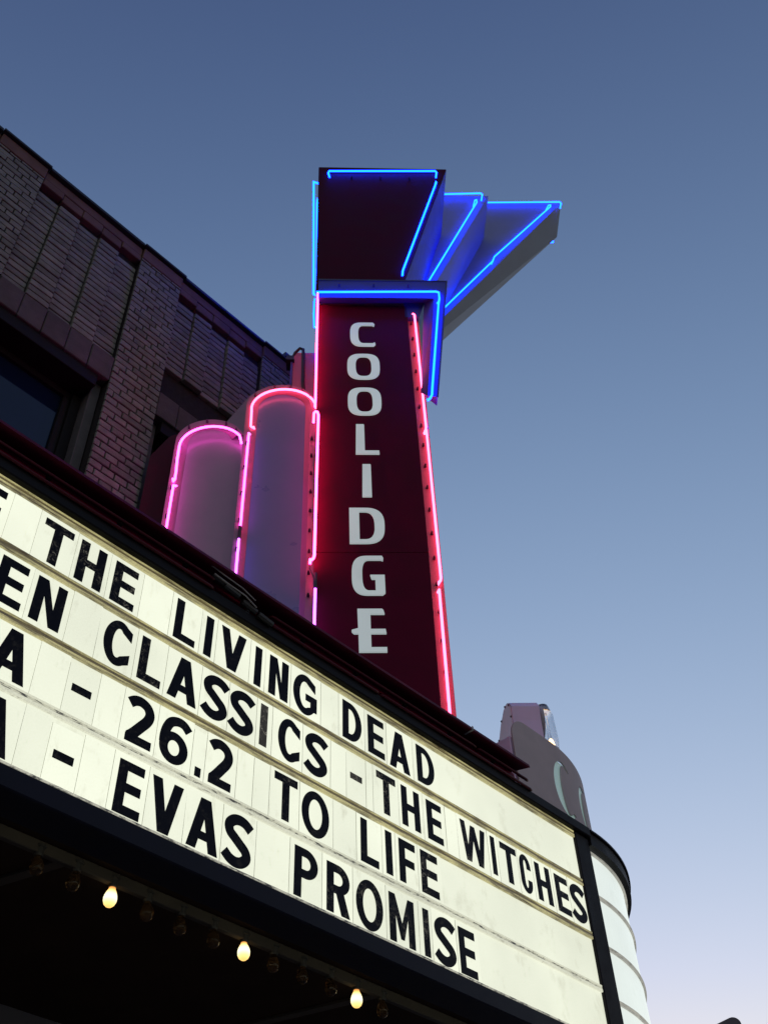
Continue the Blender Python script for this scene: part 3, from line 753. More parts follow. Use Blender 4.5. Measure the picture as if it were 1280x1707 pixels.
for ri, (rname, letters, zb, hc) in enumerate(ROWS):
    ztop, zbot = ZR[ri] - .020, ZR[ri + 1] + .018
    edges = []
    for i, (ch, x0, x1) in enumerate(letters):
        l = x0 - .034 if i == 0 else None
        if i and x0 - letters[i - 1][2] < .075: l = (x0 + letters[i - 1][2]) / 2
        elif l is None: l = x0 - .026
        if i + 1 < len(letters) and letters[i + 1][1] - x1 < .075: r = (x1 + letters[i + 1][1]) / 2
        else: r = x1 + .027
        edges.append((l, r))
    for i, (ch, x0, x1) in enumerate(letters):
        l, r = edges[i]
        r = min(r, 5.042)
        t = thing('letter_card', 'black ' + DESC[ri][i] if not DESC[ri][i].startswith(('cut', 'black', 'small', 'worn', 'narrow', 'square', 'scratched')) else DESC[ri][i],
                  'letter card', ((l + r) / 2, 3.0, zbot + Z0), 'black letters slid into the rails of the lit board')
        tilt = random.uniform(-.006, .006)
        bm = nb(); card_box(bm, l + .0012, r - .0012, zbot, ztop - random.uniform(0, .006) - (.02 if ch in '-.' else 0), tilt)
        part('clear_card', bm, ['card', 'card_edge'], t)
        tt = .043 / hc * (0.93 if ch == 'C' and x1 - x0 < .11 else 1)
        if (ri, i) == (1, 10): pl = [[[(0, .42), ((x1 - x0) / hc, .42), ((x1 - x0) / hc, .57), (0, .57)]]]
        else: pl = glyph(ch, (x1 - x0) / hc, tt)
        verts, faces = [], []
        gm = bpy.data.meshes.new('glyph')
        gb = nb()
        for pk, piece in enumerate(pl):
            me = fill_mesh([[(x * hc, y * hc) for x, y in q] for q in piece], .0016)
            b2 = nb(); b2.from_mesh(me); bpy.data.meshes.remove(me)
            rm = Matrix.Rotation(PI / 2, 4, 'X')
            for v in b2.verts: v.co = rm @ v.co; v.co.y -= .0004 * pk
            me2 = bpy.data.meshes.new('tmp'); b2.to_mesh(me2); b2.free(); gb.from_mesh(me2); bpy.data.meshes.remove(me2)
        dz = random.uniform(-.002, .002)
        rot = Matrix.Rotation(random.uniform(-.008, .008), 4, 'Y')
        for v in gb.verts: v.co = rot @ v.co + Vector((x0, 2.9982, zb + Z0 + dz))
        bmesh.ops.recalc_face_normals(gb, faces=gb.faces)
        part('glyph', gb, 'glyph_faded' if (ri, i) in FADED else 'glyph_worn' if (ri, i) in WORN else 'glyph', t)
    # blank cards fill the gaps between the words
    nblank = 0
    names = {0: ['between the F and THE', 'between THE and LIVING', 'between LIVING and DEAD'],
             1: ['left of CLASSICS', 'between CLASSICS and the faded hyphen', 'between the faded hyphen and THE', 'between THE and WITCHES'],
             2: ['between the A and the hyphen', 'between the hyphen and the number', 'between the number and TO', 'between TO and LIFE'],
             3: ['between the A and the hyphen', 'between the hyphen and EVAS', 'between EVAS and PROMISE']}[ri]
    for i in range(len(letters) - 1):
        a, b_ = edges[i][1], edges[i + 1][0]
        if b_ - a < .03: continue
        wide = b_ - a > .15
        cuts = [a, (a + b_) / 2, b_] if wide and ri in (1, 2) else [a, b_]
        for j, (c0, c1) in enumerate(zip(cuts, cuts[1:])):
            bm = nb(); card_box(bm, c0 + .0012, c1 - .0012, zbot, ztop - random.uniform(0, .008), random.uniform(-.008, .008))
            side = '' if len(cuts) == 2 else (', the left of two' if j == 0 else ', the right of two')
            solo('blank_card', bm, ['card', 'card_edge'], 'blank milky card ' + names[nblank] + ' in the ' + rname + side, 'blank card', group='blank cards between the words')
        nblank += 1

# ------------------------------------------------------------------ bulbs under the marquee
def bulb_proto():
    prof = [(0.0, -.088), (.014, -.085), (.024, -.076), (.0300, -.062), (.0310, -.048), (.0285, -.034), (.0225, -.019), (.0165, -.008), (.0150, .0)]
    bm = nb(); lathe(bm, prof, Vector((0, 0, 0)), seg=18); bm.normal_update(); bmesh.ops.recalc_face_normals(bm, faces=bm.faces)
    g = bpy.data.meshes.new('glass'); bm.to_mesh(g); bm.free()
    for p in g.polygons: p.use_smooth = True
    bm = nb(); lathe(bm, [(0.0, .0), (.0165, .0), (.019, .006), (.020, .032), (.024, .034), (.024, .044), (0, .044)], Vector((0, 0, 0)), seg=14); bmesh.ops.recalc_face_normals(bm, faces=bm.faces)
    s = bpy.data.meshes.new('socket'); bm.to_mesh(s); bm.free(); s.materials.append(MATS['socket'])
    return g, s
bm_ = MATS['bulb_lit'].node_tree
tcn = bm_.nodes.new('ShaderNodeTexCoord'); sx = bm_.nodes.new('ShaderNodeSeparateXYZ'); cr = bm_.nodes.new('ShaderNodeValToRGB')
mr = bm_.nodes.new('ShaderNodeMapRange'); mr.inputs[1].default_value = -.088; mr.inputs[2].default_value = 0.0
bm_.links.new(tcn.outputs['Object'], sx.inputs[0]); bm_.links.new(sx.outputs[2], mr.inputs[0]); bm_.links.new(mr.outputs[0], cr.inputs[0])
cr.color_ramp.elements[0].color = (.85, .46, .12, 1); cr.color_ramp.elements[1].color = (.50, .16, .03, 1)
for pos, c in ((.18, (1, .68, .24, 1)), (.42, (1.0, .95, .62, 1)), (.62, (1.0, .93, .55, 1)), (.82, (1, .60, .18, 1))):
    e = cr.color_ramp.elements.new(pos); e.color = c
pb = bm_.nodes['Principled BSDF']; bm_.links.new(cr.outputs[0], pb.inputs['Emission Color']); pb.inputs['Emission Strength'].default_value = 1.7
g_clear, s_mesh = bulb_proto()
g_lit = g_clear.copy(); g_lit.materials.append(MATS['bulb_lit']); g_clear.materials.append(MATS['bulb_clear'])
LITB = {2: 'glowing bulb under the marquee, leftmost of the three lit ones', 6: 'glowing bulb under the marquee, middle of the three lit ones', 10: 'glowing bulb under the marquee, rightmost of the three lit ones'}
DARKB = {-1: 'unlit bulb cut off at the left edge of the photo', 0: 'unlit bulb farthest left in the row under the marquee', 1: 'unlit bulb just left of the leftmost lit bulb', 3: 'unlit bulb just right of the leftmost lit bulb', 4: 'unlit bulb halfway between the left and middle lit bulbs', 5: 'unlit bulb just left of the middle lit bulb', 7: 'unlit bulb just right of the middle lit bulb', 8: 'unlit bulb halfway between the middle and right lit bulbs', 9: 'unlit bulb just left of the rightmost lit bulb', 11: 'unlit bulb just right of the rightmost lit bulb'}
for k in range(0, 12):
    x = 1.866 + .1742 * k
    lit = k in LITB
    t = thing('light_bulb', LITB[k] if lit else DARKB[k], 'light bulb', (x, YB, 2.106 + Z0), 'bulbs in a row under the marquee')
    o = link_mesh('glass', g_lit if lit else g_clear, t, (0, 0, .040)); o.rotation_euler = (random.uniform(-.1, .1), random.uniform(-.1, .1), 0)
    link_mesh('socket', s_mesh, t, (0, 0, 0.0))
    t.children[1].location = (0, 0, .0)
    o.location = (0, 0, .034); o.scale = (.88, .88, .90); t.children[-1].location = (0, 0, .034)

# ------------------------------------------------------------------ curved sign on the marquee's end
RS = 1.24
cs = thing('curved_sign', 'grey curved sign with recessed mint letters C and O on the rounded marquee end', 'sign', (5.3, 3.6, 3.49 + Z0))
def wrap(u, z, d):                            # u: distance along the face from the tangent point, d: depth behind the face
    if u <= 0: return Vector((XC + u, YC - RS + d, z + Z0))
    a = -PI / 2 + u / RS
    return Vector((XC + (RS - d) * math.cos(a), YC + (RS - d) * math.sin(a), z + Z0))
U0, U1 = 4.765 - XC, RS * math.radians(78)
face = rounded([(U0, 3.43), (U1, 3.43), (U1, 4.155), (U0, 4.155)], [0, 0, .2, .15], 10)
def crescent(u0, u1, z0, z1, gap):
    """high waisted letter: a thick left stroke and a hairline right"""
    cx, cz, rx, rz = (u0 + u1) / 2, (z0 + z1) / 2, (u1 - u0) / 2, (z1 - z0) / 2
    if gap:
        L_, R_ = [], []
        for q in range(41):
            a = math.radians(50 + 260 * q / 40); w = .010 + .034 * (0.5 - 0.5 * math.cos(a - PI * 0)) ** 1.3
            px, pz = cx + rx * .15 + rx * 1.1 * math.cos(a), cz + rz * math.sin(a)
            nx, nz = math.cos(a) / rx, math.sin(a) / rz; l = math.hypot(nx, nz); nx /= l; nz /= l
            L_.append((px + nx * .004, pz + nz * .004)); R_.append((px - nx * w * 1.9, pz - nz * w))
        return [L_ + R_[::-1]]
    return [arc(cx, cz, rx, rz, 0, 360, 40)[:-1], arc(cx + rx * .22, cz, rx * .62, rz * .88, 0, 360, 40)[:-1]]
LET = [crescent(-.020, .210, 3.628, 4.040, True), crescent(.320, .60, 3.615, 4.030, False)]
polys = [face] + LET[0] + LET[1]
me = fill_mesh(polys, .010)
bm = nb(); bm.from_mesh(me); bpy.data.meshes.remove(me)
k = U0
u = 0.0
while u < U1:
    bmesh.ops.bisect_plane(bm, geom=bm.verts[:] + bm.edges[:] + bm.faces[:], plane_co=(u, 0, 0), plane_no=(1, 0, 0), dist=1e-5)
    u += .04
for v in bm.verts: v.co = wrap(v.co.x, v.co.y, .005 - v.co.z)
bmesh.ops.recalc_face_normals(bm, faces=bm.faces)
part('sign_face', bm, 'sign_grey', cs)
for name, u0, u1 in (('letter', -.03, .235), ('letter', .30, .63)):
    bm = nb()
    n = 12
    for i in range(n):
        a, b_ = u0 + (u1 - u0) * i / n, u0 + (u1 - u0) * (i + 1) / n
        bm.faces.new([bm.verts.new(wrap(a, 3.62, .0135)), bm.verts.new(wrap(b_, 3.62, .0135)), bm.verts.new(wrap(b_, 4.04, .0135)), bm.verts.new(wrap(a, 4.04, .0135))])
    bmesh.ops.remove_doubles(bm, verts=bm.verts, dist=1e-5)
    for f in list(bm.faces): pass
    ex = bmesh.ops.extrude_face_region(bm, geom=bm.faces[:])
    for v in [e for e in ex['geom'] if isinstance(e, bmesh.types.BMVert)]:
        c = Vector((XC, YC, v.co.z)); d = (c - v.co); d.z = 0; v.co += d.normalized() * .004
    bmesh.ops.recalc_face_normals(bm, faces=bm.faces)
    part(name, bm, 'mint_lit', cs)
# the sign's body: left return and back
bm = nb()
prof = [(U0 + .002, 3.43), (U0 + .002, 4.01), (U0 + .05, 4.10), (U0 + .2, 4.165), (U1 * .7, 4.165), (U1 - .2, 4.165), (U1 - .02, 4.0), (U1 - .02, 3.43)]
ret = [(4.769, 3.172), (4.769, 3.95), (4.99, 3.95), (4.99, 3.30)]
box(bm, 4.769, 4.80, 3.166, 3.95, 3.43 + Z0, 4.005 + Z0, .006)
part('sign_return', bm, 'lilac', cs)
bm = nb(); box(bm, 4.80, 5.55, 3.60, 3.95, 3.43 + Z0, 4.0 + Z0, .006); part('sign_back', bm, 'lilac', cs)

# arched fin behind that sign
af = thing('arched_fin', 'small pink and lilac arched sign fin rising behind the grey curved sign', 'sign fin', F(1.34, 3.43, 1.35))
def G(nn, z, s): return SV * s + NV * nn + Vector((0, 0, z + Z0))
fin_prof = [(6.02, 3.43), (6.02, 4.42), (6.005, 4.53), (6.06, 4.60), (6.15, 4.665), (6.27, 4.70), (6.45, 4.705), (6.66, 4.66), (6.72, 4.5), (6.72, 3.43)]
bm = nb(); prism(bm, fin_prof, 1.256, 1.452, G); part('fin_skin', bm, 'lilac', af)
inner = [(6.026, 3.44), (6.026, 4.42), (6.012, 4.528), (6.066, 4.594), (6.154, 4.658), (6.27, 4.693), (6.45, 4.697), (6.652, 4.652), (6.71, 4.5), (6.71, 3.44)]
bm = nb(); prism(bm, inner, 1.250, 1.2555, G); part('end_panel', bm, 'pink_panel', af)
for q in ((6.03, 4.46), (6.06, 4.58), (6.2, 4.67), (6.40, 4.69), (6.60, 4.66), (6.03, 4.36), (6.03, 4.25)):
    bm = nb(); lathe(bm, [(.008, -.004), (.008, .004), (.004, .007), (0, .007)], G(q[0], q[1], 1.249), -SV, 8); part('rivet', bm, 'stud', af)
bm = nb(); lathe(bm, [(.0, 0), (.12, 0), (.128, .008), (.128, .028), (.105, .03), (.1, .012), (0, .012)], G(6.14, 4.47, 1.453), SV, 24); part('end_drum', bm, 'steel', af, smooth=False)
# clear glass jar lamp beside it
jar = thing('glass_lantern', 'clear glass lamp with warm glow standing behind the top of the curved sign', 'lamp', (5.43, 3.27, 4.0 + Z0))
jb = Vector((5.478, 3.315, 4.31 + Z0))
bm = nb(); lathe(bm, [(.062, 0), (.070, .06), (.066, .28), (.045, .36), (.042, .36), (.062, .28), (.066, .06), (.058, 0)], jb, Vector((-.05, .0, 1)), 14); part('jar', bm, 'clear_plastic', jar, smooth=True)
for dx, dy in ((-.02, .02), (.018, -.012), (.028, .014)):
    bm = nb(); tube(bm, [jb + Vector((dx * 1.4, dy, -.02)), jb + Vector((dx * .8 - .015, dy, .31))], .0045, 6); part('glass_rod', bm, 'clear_plastic', jar, smooth=True)
bm = nb(); lathe(bm, [(0, -.02), (.018, -.012), (.024, .01), (.016, .05), (0, .07)], jb + Vector((.010, -.010, .03)), seg=12); part('glowing_element', bm, 'lantern_lit', jar, smooth=True)
bm = nb(); lathe(bm, [(0, -.7), (.02, -.7), (.02, -.03), (.05, -.03), (.05, .0), (0, .0)], jb, seg=14); part('lamp_base', bm, 'steel', jar)

# ------------------------------------------------------------------ tall neon blade sign
bs = thing('blade_sign', 'tall maroon neon tower sign with vertical white letters and a blue fan crown', 'neon sign', F(.2, 3.43, .3))
def sp(name, pts, n0, n1, m, pts2=None, parent=None):
    bm = nb(); prism(bm, pts, n0, n1, F, pts2); return part(name, bm, m, parent or bs)
def tubes(name, pts, m, r=.0090, parent=None, ends=True):
    """one neon tube along (s,z,n) points"""
    bm = nb(); tube(bm, [F(*p) for p in pts], r, 8)
    o = part(name, bm, m, parent or bs, smooth=True)
    return o
# tower body and its front plate in two sheets
sp('tower_body', [(-.112, 3.61), (.712, 3.61), (.740, 8.24), (-.116, 8.24)], 0.0, .76, 'band_pink')
sp('front_plate', [(-.118, 4.953), (.634, 4.953), (.640, 7.98), (-.120, 7.98)], -.042, -.003, 'maroon')
sp('front_plate', [(-.100, 3.61), (.622, 3.61), (.634, 4.948), (-.118, 4.948)], -.042, -.003, 'maroon')
# crown: central box and two fins, each stepping back behind the one before
sp('plinth', [(-.10, 3.43), (.68, 3.43), (.68, 3.609), (-.10, 3.609)], .32, .74, 'maroon_dark')
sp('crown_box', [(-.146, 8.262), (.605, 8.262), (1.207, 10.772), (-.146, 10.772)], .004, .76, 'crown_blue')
sp('crown_face', [(-.143, 8.265), (.602, 8.265), (1.203, 10.769), (-.143, 10.769)], -.004, .003, 'maroon_unlit')
sp('crown_fin', [(-.13, 8.60), (.64, 8.60), (1.838, 11.747), (-.13, 11.747)], .764, 1.33, 'fin_grey')
sp('crown_fin', [(-.12, 8.80), (.47, 8.80), (2.945, 12.745), (-.12, 12.745)], 1.334, 1.80, 'fin_grey', pts2=[(-.12, 8.90), (.34, 8.90), (2.958, 12.72), (-.12, 12.72)])
sp('crown_core', [(-.11, 8.25), (.55, 8.25), (.62, 8.62), (-.11, 8.62)], .77, 1.70, 'crown_side')
# collar: a hood whose inner faces slope back to the plate
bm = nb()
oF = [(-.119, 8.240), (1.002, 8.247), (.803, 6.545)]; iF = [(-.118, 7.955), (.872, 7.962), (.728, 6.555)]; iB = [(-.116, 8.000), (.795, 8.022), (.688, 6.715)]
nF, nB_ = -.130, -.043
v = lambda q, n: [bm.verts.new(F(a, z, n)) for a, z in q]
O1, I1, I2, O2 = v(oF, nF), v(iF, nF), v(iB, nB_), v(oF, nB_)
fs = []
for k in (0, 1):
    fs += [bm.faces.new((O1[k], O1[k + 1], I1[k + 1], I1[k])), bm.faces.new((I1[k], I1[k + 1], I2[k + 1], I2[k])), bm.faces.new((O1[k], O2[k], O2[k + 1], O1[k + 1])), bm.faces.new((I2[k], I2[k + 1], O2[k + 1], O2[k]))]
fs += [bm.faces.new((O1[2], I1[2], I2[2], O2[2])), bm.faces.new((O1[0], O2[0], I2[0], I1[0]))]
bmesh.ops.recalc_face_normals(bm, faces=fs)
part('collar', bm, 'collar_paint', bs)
bm = nb()
prism(bm, [(-.121, 8.230), (.998, 8.236), (1.009, 8.250), (-.121, 8.256)], -.136, -.128, F); prism(bm, [(.993, 8.230), (1.009, 8.250), (.809, 6.541), (.796, 6.541)], -.1365, -.1275, F)
part('collar_trim', bm, 'lip_paint', bs)
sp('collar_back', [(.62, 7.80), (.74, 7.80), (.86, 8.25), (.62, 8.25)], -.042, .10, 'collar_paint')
# white letters on the plate
def ring(w, t_side, t_top, e=3.0, h=1.0):
    return [sarc(w / 2, h / 2, w / 2, h / 2, 0, 360, 48, e)[:-1], sarc(w / 2, h / 2, w / 2 - t_side, h / 2 - t_top, 0, 360, 48, e)[:-1]]
def blade_letter(ch, w):
    ts, tt = .195, .100
    if ch == 'O': return ring(w, ts, tt)
    if ch == 'L': return [[(0, 0), (w, 0), (w * .99, tt), (ts, tt), (ts, .97), (ts * .95, 1), (.02, 1)]]
    if ch == 'I': return [[(0, 0), (w, 0), (w, .97), (w * .95, 1), (.02, 1)]]
    if ch == 'D':
        o_ = [(0, 0)] + sarc(w * .42, .5, w * .58, .5, -90, 90, 24, 2.7) + [(0, 1)]
        i_ = [(ts, tt)] + sarc(w * .42, .5, w * .58 - ts, .5 - tt, -90, 90, 24, 2.7) + [(ts, 1 - tt)]
        return [o_, i_]
    if ch == 'C':
        o_ = [(w, .93), (w * .93, 1.0)] + sarc(w * .52, .5, w * .52, .5, 92, 268, 30, 2.9) + [(w * .93, 0), (w, .07), (w * .97, .15), (w * .9, tt)]
        i_ = sarc(w * .55, .5, w * .55 - ts, .5 - tt, 268, 92, 28, 2.9) + [(w * .9, 1 - tt), (w * .97, .86)]
        return [o_ + i_]
    if ch == 'G':
        o_ = [(w * .98, .94), (w * .94, 1.0)] + sarc(w * .52, .5, w * .52, .5, 92, 268, 30, 2.9) + [(w * .92, 0), (w, .05), (w, .50), (w * .56, .50), (w * .60, .50 - tt), (w - ts * .9, .50 - tt), (w - ts * .9, tt)]
        i_ = sarc(w * .55, .5, w * .55 - ts, .5 - tt, 268, 92, 28, 2.9) + [(w * .9, 1 - tt), (w * .97, .88)]
        return [o_ + i_]
    if ch == 'E':
        x = .22 * w
        return [[(x * .9, 0), (w, 0), (w, tt), (x + ts * 1.05, tt), (x + ts * 1.05, .42), (w, .42), (w * .98, .52), (x + ts * 1.05, .52), (x + ts * 1.05, .88), (w * .97, .88), (w * .94, .97), (w * .90, 1), (x * .8, 1), (x * .85, .54), (0, .50), (0, .47), (x * .3, .42), (x * .88, .42)]]
LET8 = [('C', .149, .355), ('O', .121, .380), ('O', .121, .378), ('L', .172, .344), ('I', .211, .277), ('D', .118, .354), ('G', .128, .338), ('E', .122, .332)]
for i, (ch, s0, s1) in enumerate(LET8):
    zb = 7.342 - .4632 * i
    hh = .343
    me = fill_mesh([[(x * hh, y * hh) for x, y in q] for q in blade_letter(ch, (s1 - s0) / hh)], .014)
    bm = nb(); bm.from_mesh(me); bpy.data.meshes.remove(me)
    for v in bm.verts: v.co = F(s0 + v.co.x, zb + v.co.y, -.0495 - v.co.z)
    bmesh.ops.recalc_face_normals(bm, faces=bm.faces)
    part('letter', bm, 'sign_letter', bs)
# stepped round topped pylons
def arch_outline(s0, s1, zb, zt, inset=0.0, n=22):
    s0 += inset; s1 -= inset
    r = (s1 - s0) / 2; zc = zt - inset - r
    return [(s0, zb), (s1, zb)] + arc((s0 + s1) / 2, zc, r, r, 0, 180, n)
def pylon(s0, s1, zt, n, depth, m, i0=1):
    sp('pylon', arch_outline(s0, s1, 3.43, zt), n, n + depth, m)
    o_, i_ = arch_outline(s0, s1, 3.43, zt), arch_outline(s0, s1, 3.43, zt, .05)
    j_ = arch_outline(s0, s1, 3.43, zt, .088)
    bm = nb()
    A = [bm.verts.new(F(a, z, n - .034)) for a, z in o_]; B = [bm.verts.new(F(a, z, n - .034)) for a, z in i_]
    Cc = [bm.verts.new(F(a, z, n - .002)) for a, z in j_]; D = [bm.verts.new(F(a, z, n - .002)) for a, z in o_]
    k = len(o_)
    for i in range(i0, k):
        i2 = (i + 1) % k
        bm.faces.new((A[i], A[i2], B[i2], B[i])); bm.faces.new((B[i], B[i2], Cc[i2], Cc[i])); bm.faces.new((A[i], D[i], D[i2], A[i2]))
    bmesh.ops.recalc_face_normals(bm, faces=bm.faces)
    part('pylon_rim', bm, 'rim_pink', bs)
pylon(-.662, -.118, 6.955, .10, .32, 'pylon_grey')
pylon(-1.180, -.668, 6.615, .19, .10, 'pylon_mauve', 4)
# dark sheet metal cabinets behind the pylons
sp('rear_cabinet', rounded([(-1.40, 3.43), (-.72, 3.43), (-.72, 6.62), (-1.25, 6.60), (-1.385, 6.33)], [0, 0, 0, .1, .1], 5), .292, .335, 'maroon_dark')
sp('rear_cabinet', rounded([(-.87, 3.43), (-.30, 3.43), (-.30, 7.36), (-.673, 7.34), (-.868, 6.92)], [0, 0, 0, .1, .05], 5), .43, .60, 'crown_side')
# strut box that ties the tower to the building, with its conduit
sp('tie_box', [(-.34, 6.6), (-.112, 6.6), (-.112, 7.90), (-.34, 7.90)], .40, .70, 'band_pink')
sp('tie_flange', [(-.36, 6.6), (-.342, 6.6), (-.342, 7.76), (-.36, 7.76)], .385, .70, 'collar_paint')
bm = nb(); tube(bm, [F(-.36, 7.78, .42), F(-.325, 7.90, .40), (F(-.285, 7.955, .39)), F(-.255, 7.93, .385), F(-.250, 7.80, .38), F(-.246, 7.45, .375), F(-.232, 7.16, .37)], .014, 8); part('conduit', bm, 'cable_black', bs, smooth=True)
bm = nb(); prism(bm, [(-.40, 7.74), (-.33, 7.74), (-.33, 7.80), (-.40, 7.80)], .36, .48, F); part('conduit_box', bm, 'cable_black', bs)

def studs(pts, n):
    for s, z in pts:
        bm = nb(); lathe(bm, [(.010, 0), (.010, .006), (.006, .03), (0, .032)], F(s, z, n), -NV, 8); part('tube_support', bm, 'stud', bs)
# ---- tubes
b = 'neon_blue'
tubes('neon_tube', [(-.028, 10.525, .0), (-0.044, 10.590, -0.024), (-0.035, 10.632, -0.026), (1.080, 10.677, -0.026), (1.092, 10.650, -0.024), (1.08, 10.56, -.0)], b)
tubes('neon_tube', [(1.05, 10.33, -.0), (1.073, 10.434, -0.024), (1.071, 10.402, -0.026), (0.640, 8.605, -0.026), (.634, 8.55, -.0)], b)
tubes('neon_tube', [(1.105, 11.649, 0.714), (1.737, 11.710, 0.714), (1.755, 11.682, 0.718), (1.74, 11.61, .76)], b)
tubes('neon_tube', [(1.63, 11.45, .755), (1.654, 11.541, 0.720), (1.675, 11.546, 0.716), (1.671, 11.479, 0.714), (0.753, 9.058, 0.714)], b)
tubes('neon_tube', [(1.757, 12.639, 1.294), (2.915, 12.698, 1.294), (2.929, 12.667, 1.298), (2.91, 12.60, 1.33)], b)
tubes('neon_tube', [(2.72, 12.54, 1.33), (2.759, 12.615, 1.300), (2.787, 12.614, 1.294), (2.778, 12.569, 1.294), (1.912, 11.263, 1.294), (1.900, 11.226, 1.298), (1.885, 11.20, 1.33)], b)
tubes('neon_tube', [(1.865, 11.15, 1.33), (1.892, 11.201, 1.298), (1.885, 11.168, 1.294), (0.954, 9.677, 1.294)], b)
tubes('neon_tube', [(-0.136, 8.009, -0.150), (0.893, 8.037, -0.152), (0.917, 8.022, -0.152), (0.915, 7.926, -0.152), (.905, 7.87, -.13)], b)
tubes('neon_tube', [(.895, 7.88, -.13), (0.905, 7.873, -0.151), (0.765, 6.619, -0.151), (0.758, 6.545, -0.149), (0.741, 6.501, -0.147), (.722, 6.50, -.13)], b)
tubes('neon_tube', [(-.148, 10.50, .05), (-.200, 10.536, .05), (-.195, 10.50, .05), (-.165, 8.31, .05), (-.148, 8.29, .05)], b)
tubes('neon_tube', [(-.148, 10.60, .30), (-.164, 10.66, .30), (-.161, 10.55, .30), (-.142, 8.80, .30)], b, .010)
tubes('neon_tube', [(-.140, 11.40, .80), (-.168, 11.42, .80), (-.163, 11.3, .80), (-.160, 10.2, .80), (-.148, 10.17, .80)], b, .010)
tubes('neon_tube', [(-.140, 10.08, .80), (-.166, 10.06, .80), (-.160, 9.60, .80)], b, .010)
tubes('neon_tube', [(-.13, 10.33, 1.32), (-.196, 10.31, 1.32), (-.200, 10.0, 1.32), (-.191, 9.75, 1.32), (-.13, 9.72, 1.32)], b)
# far side tubes of the fan, their edges peep out beyond it
tubes('neon_tube', [(2.90, 12.72, 1.81), (2.905, 12.672, 1.85), (2.86, 12.668, 1.85), (2.70, 12.56, 1.85), (2.36, 12.00, 1.85)], b)
tubes('neon_tube', [(2.325, 11.925, 1.85), (1.945, 11.370, 1.85)], b)
tubes('neon_tube', [(1.885, 11.285, 1.85), (1.508, 10.750, 1.85)], b)
r_ = 'neon_red'
tubes('neon_tube', [(-.124, 8.06, -.100), (-.125, 6.55, -.100), (-.130, 6.54, -.03)], 'neon_rose')
tubes('neon_tube', [(-.138, 6.34, -.03), (-.134, 6.375, -.095), (-.122, 6.385, -.105), (-.108, 6.376, -.105), (-.101, 6.34, -.105), (-.111, 4.86, -.105), (-.117, 4.832, -.105), (-.127, 4.820, -.105), (-.137, 4.832, -.095), (-.140, 4.86, -.03)], 'neon_rose')
tubes('neon_tube', [(-.102, 4.57, -.100), (-.105, 4.0, -.100)], 'neon_violet')
bm = nb(); tube(bm, [F(-.103, 4.72, -.08), F(-.103, 4.63, -.100), F(-.102, 4.57, -.100)], .012, 8); part('tube_boot', bm, 'electrode', bs)
bm = nb(); tube(bm, [F(-.142, 4.90, -.03), F(-.140, 4.80, -.045), F(-.115, 4.72, -.05), F(-.103, 4.66, -.06)], .004, 6); part('lead_wire', bm, 'electrode', bs)
tubes('neon_tube', [(.678, 7.82, .0), (.682, 7.845, -.035), (.692, 7.852, -.042), (.702, 7.835, -.042), (.703, 6.285, -.042), (.700, 6.265, -.036), (.69, 6.258, 0)], r_)
tubes('neon_tube', [(.692, 6.25, .0), (.703, 6.245, -.042), (.698, 4.72, -.042), (.694, 4.695, -.042), (.686, 4.688, -.038), (.680, 4.70, .0)], r_)
tubes('neon_tube', [(.676, 4.63, .0), (.680, 4.616, -.04), (.670, 3.63, -.04)], r_)
cs_, cz_, rr_ = -.372, 6.625, .248
curve = [(cs_ + rr_ * math.cos(math.radians(a)), cz_ + rr_ * math.sin(math.radians(a)), .05) for a in range(188, 8, -10)]
tubes('neon_tube', [(-.590, 6.42, .095), (-.592, 6.395, .055), (-.602, 6.385, .05), (-.613, 6.40, .05), (-.614, 6.46, .05)] + curve + [(-.124, 6.655, .05), (-.128, 6.64, .095)], r_)
tubes('neon_tube', [(-.61, 6.33, .09), (-.622, 6.311, .05), (-.620, 5.30, .05)], 'neon_magenta')
tubes('neon_tube', [(-.622, 5.17, .05), (-.620, 4.3, .05)], 'neon_violet')
bm = nb(); tube(bm, [F(-.621, 5.29, .05), F(-.621, 5.175, .05)], .013, 8); part('tube_boot', bm, 'electrode', bs)
cs_, cz_, rr_ = -.900, 6.245, .238
curve = [(cs_ + rr_ * math.cos(math.radians(a)), cz_ + rr_ * math.sin(math.radians(a)), .12) for a in range(182, 22, -10)]
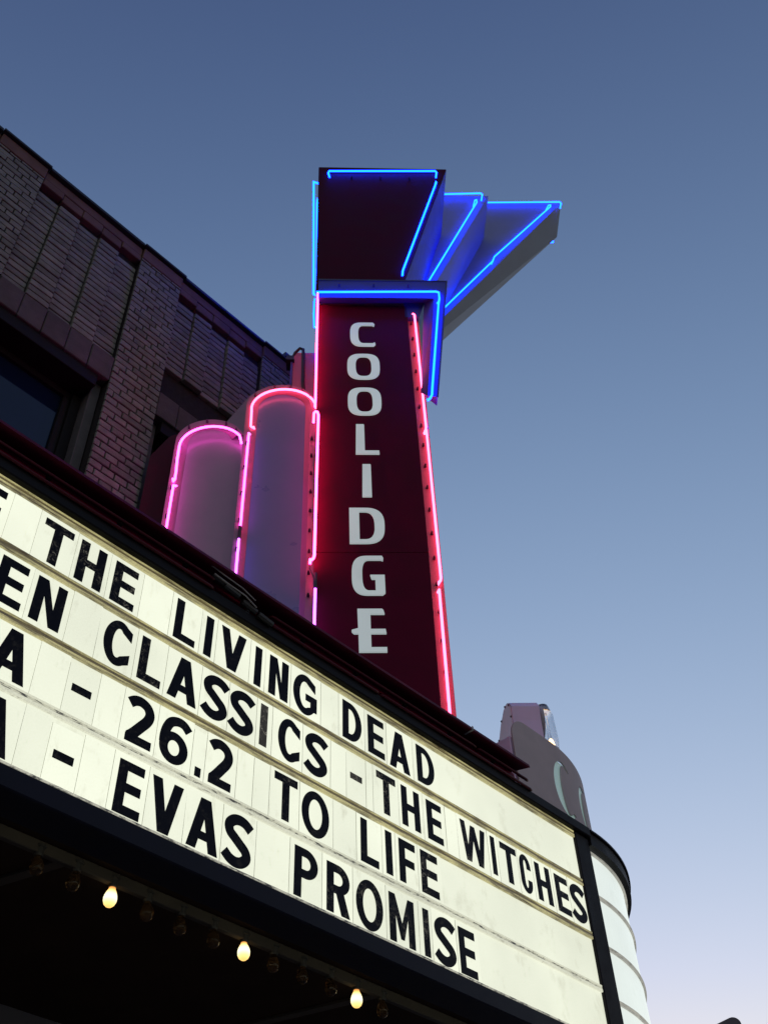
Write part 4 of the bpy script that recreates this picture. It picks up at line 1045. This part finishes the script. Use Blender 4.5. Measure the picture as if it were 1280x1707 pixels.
tubes('neon_tube', [(-1.140, 5.91, .185), (-1.150, 5.895, .145), (-1.141, 5.838, .12), (-1.130, 5.860, .12), (-1.131, 5.960, .12), (-1.137, 6.080, .12)] + curve[0:] + [(-.690, 6.335, .12), (-.688, 6.355, .18)], 'neon_magenta')
tubes('neon_tube', [(-1.12, 5.86, .185), (-1.133, 5.796, .12), (-1.132, 4.560, .12)], 'neon_magenta')
studs([(-.150, 6.26 - .2 * i) for i in range(9)], .066)
studs([(-.632, 6.2 - .28 * i) for i in range(7)], .066)
studs([(-.39 + .24 * math.cos(math.radians(a)), 6.68 + .24 * math.sin(math.radians(a))) for a in (25, 50, 75, 105, 150)], .066)
studs([(-1.150, 6.1 - .30 * i) for i in range(6)], .156)
studs([(-.924 + .22 * math.cos(math.radians(a)), 6.36 + .22 * math.sin(math.radians(a))) for a in (30, 60, 100, 140)], .156)
studs([(.672, 7.75 - .235 * i) for i in range(18)], .0)
studs([(.06 + .30 * i, 8.14) for i in range(3)], -.13)
studs([(.848 - .030 * i, 7.6 - .31 * i) for i in range(4)], -.10)
studs([(.2 + .3 * i, 10.5) for i in range(3)], -.004)

# ------------------------------------------------------------------ street lamp beyond the marquee
lamp = thing('street_lamp', 'dark round capped street lamp far behind the marquee at the lower right', 'street lamp', (16.3, 7.62, 0))
lb = Vector((16.33, 7.60, 0))
bm = nb(); lathe(bm, [(.12, 0), (.12, .3), (.07, .4), (.05, 7.6), (0, 7.6)], lb, seg=12); part('pole', bm, 'lamp_grey', lamp)
bm = nb()
hd = rounded([(-.20, 7.95), (.20, 7.95), (.20, 8.30), (-.20, 8.18)], [.03, .05, .12, .03], 6)
dirS = Vector((.45, -.89, 0)).normalized(); dirN = Vector((.89, .45, 0))
prism(bm, hd, -.16, .16, lambda a, z, n: lb + dirS * a + dirN * n + Vector((0, 0, z))); part('lamp_head', bm, 'lamp_grey', lamp)
bm = nb(); lathe(bm, [(.03, 7.6), (.14, 7.7), (.15, 7.948), (0, 7.948)], lb, seg=12); part('lamp_globe', bm, 'clear_plastic', lamp)
